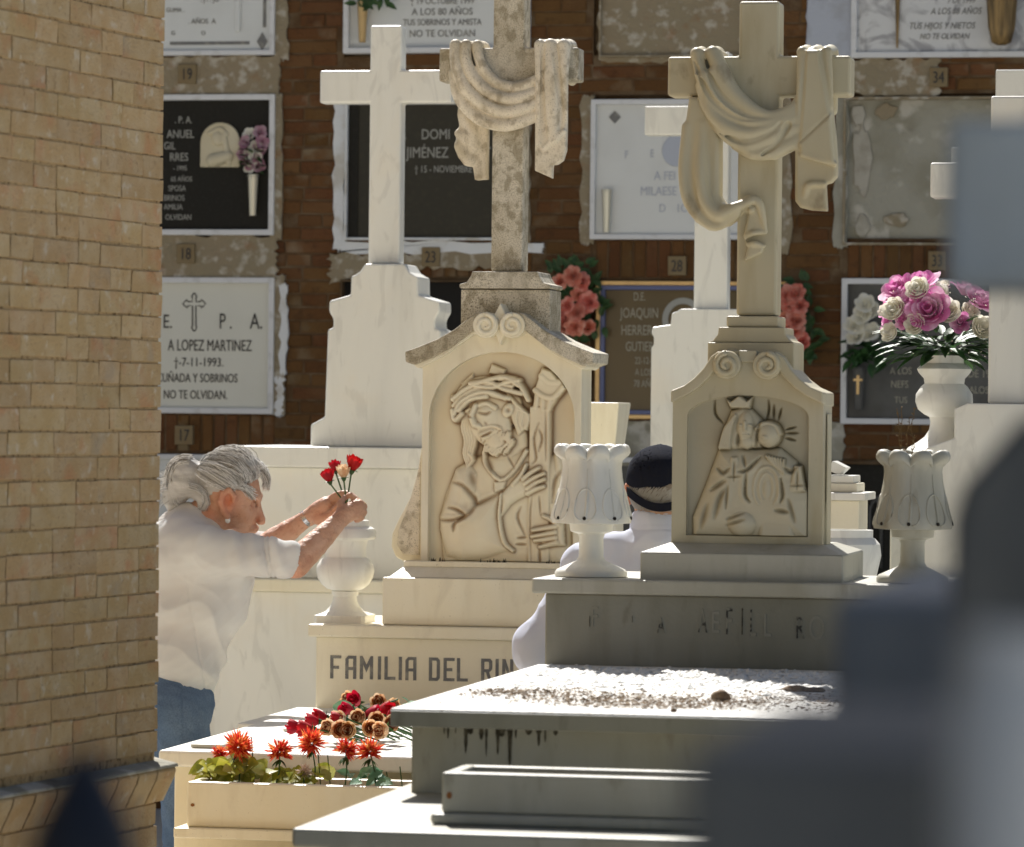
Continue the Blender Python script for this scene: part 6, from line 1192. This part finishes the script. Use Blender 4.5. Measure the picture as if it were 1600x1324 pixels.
# shirt
s = wb.sd(205, 770, 470, 1125, -.36, .36, .0052)
s.ell(q(287, 872, 0), (.165, .205, .150), .06); s.ell(q(324, 905, 0), (.155, .170, .120), .06); s.ell(q(300, 955, 0), (.186, .19, .13), .07); s.ell(q(276, 1030, 0), (.160, .188, .14), .07); s.ell(q(262, 1092, 0), (.146, .185, .08), .05)
s.cap(q(296, 846, 0), q(308, 818, 0), .100, .076, .05); s.cap(q(286, 842, -.09), q(318, 856, -.165), .072, .070, .05); s.cap(q(290, 838, .09), q(322, 846, .165), .075, .078, .05)
s.chain([q(320, 857, -.165), q(390, 866, -.152), q(449, 873, -.132)], [.078, .071, .068], .05); s.chain([q(322, 848, .165), q(370, 855, .17), q(398, 861, .17)], [.078, .068, .062], .05)
s.chain([q(306, 812, -.06), q(288, 801, 0), q(296, 806, .06)], [.018, .020, .018], .015)
s.cap(q(461, 874, -.126), q(478, 877, -.12), .047, .047, .004, True)
pl_ = [(x, z) for x, _, z in (q(205, 1058), q(240, 1063), q(262, 1068), q(300, 1085), q(329, 1098), q(360, 1110), q(360, 1180), q(200, 1180), q(200, 1070))]
s.poly(pl_, -.4, .4, .002, .006, True); s.ell(q(338, 786, 0), (.085, .072, .05), .01, True)
def folds(V):
    x, y, z = V[:, 0], V[:, 1], V[:, 2]; a = .0032*waves(V, 26, 10, 5)+.0018*waves(V, 60, 12, 6)
    body = np.clip((.03-z)/.10, 0, 1)
    rg = lambda v: 1-2*np.abs(np.sin(v))
    m1 = np.clip(.5+.6*waves(V, 9, 6, 41), 0, 1); m2 = np.clip(.5+.6*waves(V, 11, 6, 42), 0, 1); wp = waves(V, 14, 6, 43)
    a += body*(.0075*m1*rg(11*z+7*x+5*y+1.1*wp+1.5)+.0060*m2*rg(13*z-12*x+1.3*wp+3*y))+.0024*m2*(1-body)*rg(22*x+14*z+1.4*wp)
    a += .0045*rg(20*x+26*z-.6+.8*wp)*np.exp(-((x-.06)**2+(z-.01)**2)/.010)
    low = np.clip((-.22-z)/.1, 0, 1); a += low*.004*np.sin(26*x+8*np.sin(7*z)+3*y)
    arm = np.clip((x-.10)/.08, 0, 1)*np.clip((z+.02)/.06, 0, 1); a += arm*.003*np.sin(90*x+22*z+10*y)
    r = np.clip((x-.10)/.05, 0, 1)*np.clip((z-.02)/.03, 0, 1)
    for xc in (.272, .286): a -= .006*np.exp(-((x+z*.14-xc)/.0035)**2)*(y < 0)
    a += .005*np.exp(-((x-.02-z*.4)/.012)**2)*body*np.sin(20*z)
    a -= .003*np.exp(-((x-.02+.16*(z+.15))/.0028)**2)*(y < -.05)*body
    return a
sh_ = wb.mk('shirt', s, M['shirt'], woman, folds)
# jeans
s = wb.sd(205, 1055, 345, gw-2, -.34, .34, .006)
s.cap(q(260, 1062, 0), q(262, 1098, 0), .132, .140, .04); s.ell(q(264, 1102, -.02), (.143, .186, .13), .06)
for sg in (-1, 1): s.chain([q(270, 1110, sg*.085), q(282, 1160, sg*.09), q(292, 1290, sg*.09), q(288, gw-22, sg*.09)], [.104, .094, .074, .062], .03)
wb.mk('jeans', s, M['denim'], woman, lambda V: .003*waves(V, 34, 10, 8)+.0012*waves(V, 90, 10, 9)-.0035*np.exp(-((V[:, 0]-q(293, 0)[0]+.03*(V[:, 2]+.45))/.003)**2)*(V[:, 1] < 0))
for sg in (-1, 1):
    s = wb.sd(260, gw-40, 380, gw+2, sg*.09-.08, sg*.09+.08, .005); s.cap(q(282, gw-14, sg*.09), q(345, gw-12, sg*.09), .042, .038, .01); s.poly([(x, z) for x, _, z in (q(200, gw), q(420, gw), q(420, gw+30), q(200, gw+30))], -.5, .5, .001, .002, True)
    wb.mk('shoe', s, M['shoe'], woman)
# hair
s = wb.sd(235, 690, 440, 820, -.14, .14, .0042)
s.ell(q(350, 754, .0), (.098, .086, .092), .02); s.ell(q(384, 733, .006), (.054, .066, .040), .04); s.ell(q(366, 727, 0), (.07, .07, .040), .03)
s.ell(q(392, 806, 0), (.080, .13, .090), .012, True); s.ell(q(406, 786, -.02), (.060, .12, .070), .014, True); s.ell(q(424, 766, 0), (.045, .12, .050), .01, True); s.cap(q(359, 774, -.10), q(359, 800, -.10), .036, .036, .006, True); s.ell(q(342, 816, 0), (.07, .12, .038), .01, True); s.ell(q(370, 800, -.07), (.03, .04, .05), .008, True)
s.ell(q(290, 742, 0), (.058, .062, .062), .02); s.cap(q(312, 742, 0), q(325, 745, 0), .036, .05, .02); s.chain([q(284, 755, -.01), q(272, 775, -.01), q(268, 792, 0)], [.05, .040, .018], .02); s.chain([q(296, 762, -.03), q(316, 776, -.05), q(318, 792, -.045), q(306, 797, -.02)], [.03, .022, .018, .012], .02)
hair = wb.mk('hair', s, M['hair'], woman, lambda V: .0016*waves(V, 150, 14, 12, (.6, 1.2, 1.2)))
rr = np.random.default_rng(4); STR = [MB(), MB(), MB()]
def strand(pts, r=.0009):
    STR[rr.choice(3, p=(.58, .27, .15))].tube(wb.w(np.array(pts)), [r*.8]+[r]*(len(pts)-2)+[r*.35], 3)
C0 = q(352, 757, 0); Rv = np.array([.103, .089, .100]); bun = q(312, 742, 0)
for i in range(2600):                                                     # combed back over the crown into the tie
    u_ = rr.uniform(-1, 1); au = abs(u_); HL = ((412, 742, .0), (408, 745, .03), (396, 754, .060), (382, 760, .076), (368, 766, .086)); j_ = min(int(au*4), 3); fq = au*4-j_
    hp = np.array(HL[j_])*(1-fq)+np.array(HL[j_+1])*fq; hp = hp+np.array([rr.uniform(-14, 4), rr.uniform(-12, 3), 0]); a = (q(hp[0], hp[1], hp[2]*(-1 if u_ < 0 else 1))-C0)/Rv; a /= np.linalg.norm(a)
    b_ = (bun-C0)/Rv; b_ = b_/np.linalg.norm(b_)+rr.normal(size=3)*.05; L = []; off = rr.uniform(1.0, 1.055); wv = rr.normal(size=3)*.012
    for t_ in np.linspace(0, 1, 11):
        v = a*(1-t_)+b_*t_+np.array([0, 0, .55*math.sin(math.pi*t_)*(1 if a[2] > .2 else .35)]); v /= np.linalg.norm(v); bul = 1+.13*math.exp(-((t_-.16)/.2)**2)*(a[0] > .3)*(a[2] > .1)
        p = C0+v*Rv*off*bul+wv*math.sin(4*t_)
        L.append(p)
    strand(L)
for i in range(420):                                                      # fringe puffed over the brow
    y_ = rr.uniform(-.030, .07); p0 = q(392+rr.uniform(-25, 8), 720+rr.uniform(-6, 10), y_); L = []
    e = q(414+rr.uniform(-6, 7), 757+rr.uniform(-12, 12), abs(y_)*.9+.012); m_ = q(424+rr.uniform(-8, 6), 738+rr.uniform(-8, 6), y_)
    for t_ in np.linspace(0, 1, 9): L.append((1-t_)**2*p0+2*t_*(1-t_)*m_+t_*t_*e+rr.normal(size=3)*.0012)
    strand(L, .0008)
for i in range(1000):                                                     # bun and loose tail
    a = rr.uniform(0, 6.28); y_ = rr.uniform(-.05, .05); L = []; kx = rr.uniform(.78, 1.08); tail = rr.random() < .35
    for t_ in np.linspace(0, 1, 11):
        an = 1.2+t_*(2.6 if tail else 4.2)+a*.12; rad = .067*kx*math.sqrt(max(.15, 1-(y_/.068)**2)); p = q(291, 743, 0)+np.array([rad*math.cos(an), y_, rad*math.sin(an)])
        if tail and t_ > .5: p = p+np.array([-.02*(t_-.5), 0, -.10*(t_-.5)])
        L.append(p+rr.normal(size=3)*.0012)
    strand(L, .0009)
for i in range(130):                                                      # flyaway hairs
    c = q(rr.uniform(280, 415), 0, rr.uniform(-.05, .05)); px = 300+c[0]/wb.k; top = 712+abs(px-352)*.22+(14 if px < 325 else 0); p0 = q(px, top+6, c[1]); L = []; d_ = np.array([rr.uniform(-1, 1), rr.uniform(-.5, .5), rr.uniform(.1, .9)])*rr.uniform(.012, .04)
    for t_ in np.linspace(0, 1, 7): L.append(p0+d_*t_+np.array([.012*t_*t_*rr.uniform(-1, 1), 0, -.014*t_*t_]))
    strand(L, .0005)
for i in range(120):
    p0 = q(262+rr.uniform(-4, 8), 752+rr.uniform(-20, 20), rr.uniform(-.05, .05)); d_ = np.array([-rr.uniform(.01, .045), rr.uniform(-.02, .02), -rr.uniform(0, .07)]); strand([p0+d_*t_+np.array([.01*math.sin(5*t_), 0, 0]) for t_ in np.linspace(0, 1, 7)], .0006)
for i in range(160):                                                      # loose lock curling under the ear
    o_ = rr.normal(size=3)*.006; L = [q(*p)+o_ for p in ((300, 760, -.06), (312, 763, -.068), (322, 772, -.07), (325, 783, -.068), (320, 793, -.062), (311, 797, -.05))]; strand(L, .0008)
for i in range(110):
    y_ = rr.uniform(-.095, -.07); o_ = rr.normal(size=3)*.004; strand([q(*p)+o_ for p in ((398+rr.uniform(-6, 4), 768+rr.uniform(-6, 14), -.055), (380, 756+rr.uniform(-4, 8), -.080), (352, 754+rr.uniform(-4, 10), -.090), (325, 752+rr.uniform(-4, 10), -.072))], .0008)
for b_, m_ in zip(STR, ('hair_white', 'hair_strand', 'hair_dark')): o = b_.build('hair_strands', M[m_], hair); o['kind'] = 'stuff'
e_ = wb.w([q(358, 810, -.086)])[0]; s = wb.sd(352, 802, 366, 822, -.11, -.06, .0022); s.ell(q(358.5, 812, -.088), (.009, .009, .011), .003); s.cap(q(358.5, 803, -.086), q(358.5, 808, -.088), .0028, .0028, .002); wb.mk('earring', s, M['pearl'], woman)
# watch and ring
def band(c, ax, r, w_, th_, name, m, parent):
    ax = Vector(wb.R.T @ np.array(ax)).normalized(); u_ = ax.orthogonal().normalized(); v_ = ax.cross(u_); c = Vector(wb.w([c])[0]); V = []; Fc = []; n = 28
    for i in range(n):
        a = 6.283*i/n; d_ = u_*math.cos(a)+v_*math.sin(a); V += [c+d_*r-ax*w_, c+d_*r+ax*w_, c+d_*(r+th_)+ax*w_*.9, c+d_*(r+th_)-ax*w_*.9]
    for i in range(n):
        j = (i+1) % n; Fc += [(4*i+k_, 4*i+(k_+1) % 4, 4*j+(k_+1) % 4, 4*j+k_) for k_ in range(4)]
    return MB().add(V, Fc).build(name, m, parent)
ax_ = q(474, 813, .12)-q(405, 862, .17); bd = band(q(476.5, 811.5, .118), ax_, .0265, .008, .003, 'watch', M['glass'], woman)
cw = wb.w([q(474, 807, .092)])[0]; band(q(566, 789, -.004), (.5, .3, -.8), .0112, .002, .0015, 'ring', M['gold'], woman)
# the roses in her hands
pin = Vector(wb.w([q(540, 777, .03)])[0])
def hq(px, py, d): return Vector(wb.w([q(px, py, d)])[0])
Rv_, Uv_, Fv_ = (Vector(wb.R[0]), Vector(wb.R[2]), Vector(wb.R[1]))
for lab, c, ax, r, mt, sd_, bend in (('red rosebud leaning left over the hands, held by the person', (515, 754, .03), (-.28, -.15, 1), .023, 'red', 1, .0), ('half hidden upright red rosebud held at the back of the bunch', (523, 738, .09), (-.15, .0, 1), .020, 'red', 2, 0), ('peach rosebud held in the middle of the bunch by the person', (537, 748, .01), (-.05, -.1, 1), .023, 'peach', 3, 0), ('largest red rose at the top of the bunch held by the person', (549, 737, .03), (.25, -.1, 1), .027, 'red', 4, 0)):
    a = Rv_*ax[0]+Fv_*ax[1]+Uv_*ax[2]; rose(lab, hq(*c), a, r, M[mt], hq(541, 790, .03), 'roses held over the urn', None, sd_, .22, 4, 0, 2.1)
# ------------------------------------------------------------------ man behind the honey tomb
mb_ = Body(1030, 850, 12.05); q = mb_.q; gm_ = 850+mb_.o.z/mb_.k
man = thing('person', 'person seen from behind in a black cap and pale blue shirt', 'person', tuple(mb_.w([q(1020, gm_, .0)])[0]))
s = mb_.sd(780, 690, 1190, gm_+4, -.26, .3, .006)
s.ell(q(1031, 758, .02), (.083, .10, .105), .01); s.ell(q(1031, 780, .05), (.07, .08, .07), .03); s.cap(q(1031, 790, .0), q(1029, 850, -.01), .062, .075, .03)
for sg in (-1, 1): s.ell(q(1031+sg*49.5, 772, .01), (.015, .022, .036), .006); s.ell(q(1031+sg*52, 772, -.004), (.008, .012, .02), .004, True)
s.ell(q(1026, 920, .0), (.16, .11, .14), .05); s.ell(q(1024, 1050, 0), (.15, .11, .22), .06)
for sg in (-1, 1):
    ex_, ey_ = 1026+sg*192, 1012; s.chain([q(1026+sg*108, 884, 0), q(ex_, ey_, -.03), q(1026+sg*150, 1085, .12), q(1026+sg*110, 1110, .16)], [.040, .030, .026, .034], .02)
    for j in range(4): s.cap(q(1026+sg*(112-4*j), 1108+6*j, .17), q(1026+sg*(80-2*j), 1122+7*j, .17), .010, .008, .004)
    s.cap(q(1026+sg*118, 1112, .15), q(1026+sg*100, 1130, .13), .011, .009, .004)
    s.chain([q(1024+sg*45, 1150, 0), q(1024+sg*48, 1500, 0), q(1024+sg*48, gm_-20, 0)], [.085, .06, .045], .03); s.cap(q(1024+sg*48, gm_-14, -.03), q(1024+sg*52, gm_-12, .12), .034, .032, .01)
bo = mb_.mk('body', s, M['skin'], man, lambda V: waves(V, 120, 10, 3)*.0006); flush(bo, [(mb_.w([q(1031-47.5, 772, .0)])[0], .03, .9)])
s = mb_.sd(780, 795, 1280, 1160, -.24, .26, .006)
s.ell(q(1026, 915, .0), (.205, .14, .125), .06); s.ell(q(1025, 1000, 0), (.215, .15, .2), .08); s.cap(q(1025, 1090, 0), q(1025, 1130, 0), .17, .165, .06)
for sg in (-1, 1):
    s.chain([q(1026+sg*66, 862, 0), q(1026+sg*112, 886, 0)], [.062, .064], .05); s.chain([q(1026+sg*114, 890, 0), q(1026+sg*148, 950, -.02), q(1026+sg*196, 1014, -.03)], [.064, .056, .060], .03); s.chain([q(1026+sg*196, 1016, -.03), q(1026+sg*180, 1055, .05), q(1026+sg*155, 1082, .11)], [.056, .050, .046], .03)
s.cap(q(1028, 822, -.005), q(1028, 850, -.01), .078, .10, .03); s.ell(q(1030, 795, .01), (.066, .078, .055), .006, True)
mb_.mk('shirt', s, M['shirt_blue'], man, lambda V: -.003*np.exp(-((V[:, 2]-q(0, 826)[2])/.004)**2)*(np.abs(V[:, 0]) < .11)+.0035*waves(V, 18, 10, 15)+.0022*(1-2*np.abs(waves(V, 26, 5, 17)))+.004*np.sin(40*V[:, 2]+18*V[:, 0])*np.clip((np.abs(V[:, 0])-.18)/.1, 0, 1))
s = mb_.sd(930, 1120, 1120, gm_, -.2, .2, .007); s.cap(q(1025, 1140, 0), q(1025, 1165, 0), .16, .165, .04)
for sg in (-1, 1): s.chain([q(1024+sg*42, 1180, 0), q(1024+sg*48, 1480, 0), q(1024+sg*48, gm_-14, 0)], [.105, .075, .062], .02)
mb_.mk('trousers', s, M['denim'], man, lambda V: .003*waves(V, 30, 10, 18))
for sg in (-1, 1): s = mb_.sd(1000+sg*48-30, gm_-40, 1050+sg*48+30, gm_+2, -.1, .2, .006); s.cap(q(1024+sg*48, gm_-18, -.03), q(1024+sg*52, gm_-16, .12), .042, .040, .01); s.poly([(x, z) for x, _, z in (q(900, gm_), q(1150, gm_), q(1150, gm_+30), q(900, gm_+30))], -.5, .5, .001, .002, True); mb_.mk('shoe', s, M['shoe'], man)
s = mb_.sd(970, 740, 1092, 812, -.13, .12, .004); s.ell(q(1031, 765, .01), (.091, .108, .085), .01); s.ell(q(1031, 800, .09), (.12, .11, .12), .01, True); s.poly([(x, z) for x, _, z in (q(960, 700), q(1100, 700), q(1100, 752), q(960, 752))], -.3, .3, .001, .004, True); s.poly([(x, z) for x, _, z in (q(960, 801), q(1100, 803), q(1100, 840), q(960, 840))], -.3, .3, .001, .010, True)
hr = mb_.mk('hair', s, M['hair_grey'], man, lambda V: .0022*waves(V, 130, 14, 21, (1.3, 1.3, .6)))
st = MB(); rr = np.random.default_rng(8)
for i in range(700):
    a = rr.uniform(-1.35, 1.35); z0 = rr.uniform(760, 790); c0 = q(1031, 765, .01); L = []
    for t_ in np.linspace(0, 1, 5):
        zz_ = z0+t_*rr.uniform(10, 18); aa = a-t_*.25; hz = max(.2, 1-((zz_-765)*mb_.k/.088)**2)**.5; L.append(c0+np.array([.093*hz*math.sin(aa), -.110*hz*math.cos(aa)-.001-.002*rr.random(), -(zz_-765)*mb_.k]))
    st.tube(mb_.w(np.array(L)), [.0008, .001, .001, .0009, .0004], 3)
o = st.build('hair_strands', M['hair_strand'], hr); o['kind'] = 'stuff'
s = mb_.sd(968, 685, 1092, 815, -.14, .30, .004)
s.ell(q(1031, 748, .015), (.098, .118, .098), .01); s.ell(q(1031, 748, .015), (.092, .112, .092), .004, True)
s.poly([(x, z) for x, _, z in (q(940, 752), q(975, 754), q(998, 770), q(1031, 800), q(1077, 800), q(1110, 772), q(1110, 860), q(940, 860))], -.3, -.0, .002, .004, True); s.poly([(x, z) for x, _, z in (q(940, 764), q(1110, 764), q(1110, 860), q(940, 860))], -.02, .3, .002, .004, True)
arch = [q(1064+44*math.cos(a), 778-24*math.sin(a)) for a in np.linspace(0, math.pi, 16)]; s.poly([(p[0], p[2]) for p in arch]+[(p[0], p[2]) for p in (q(1020, 780), q(1064, 800), q(1100, 780))], -.3, -.02, .002, .004, True)
s.ell(q(1031, 758, .15), (.075, .11, .012), .01)
s.cap(q(1031, 698, .015), q(1031, 699, .015), .008, .008, .004)
cap_ = mb_.mk('cap', s, M['cap'], man, lambda V: .0016*waves(V, 50, 10, 31)-.0016*np.exp(-(V[:, 0]/.002)**2)-.0016*np.exp(-((np.abs(V[:, 0])-.05-.12*(V[:, 2]-.2))/.002)**2))
L = [q(1031, 748, .015)+np.array([.099*math.sin(a), -.119*math.cos(a), -.030-.052*math.cos(a)**2]) for a in np.linspace(-1.25, 1.25, 30)]
b = MB(); W_ = mb_.w(np.array(L)); up_ = mb_.R[2]; nrm = np.array([mb_.R[0]*math.sin(a)-mb_.R[1]*math.cos(a) for a in np.linspace(-1.25, 1.25, 30)])
V = []; Fc = []
for i in range(30): V += [W_[i]-up_*.012, W_[i]+up_*.012, W_[i]+up_*.012+nrm[i]*.004, W_[i]-up_*.012+nrm[i]*.004]
for i in range(29): Fc += [(4*i+k_, 4*i+(k_+1) % 4, 4*i+4+(k_+1) % 4, 4*i+4+k_) for k_ in range(4)]
b.add(V, Fc+[(0, 1, 2, 3), (119, 118, 117, 116)]).build('strap', M['cap'], cap_)
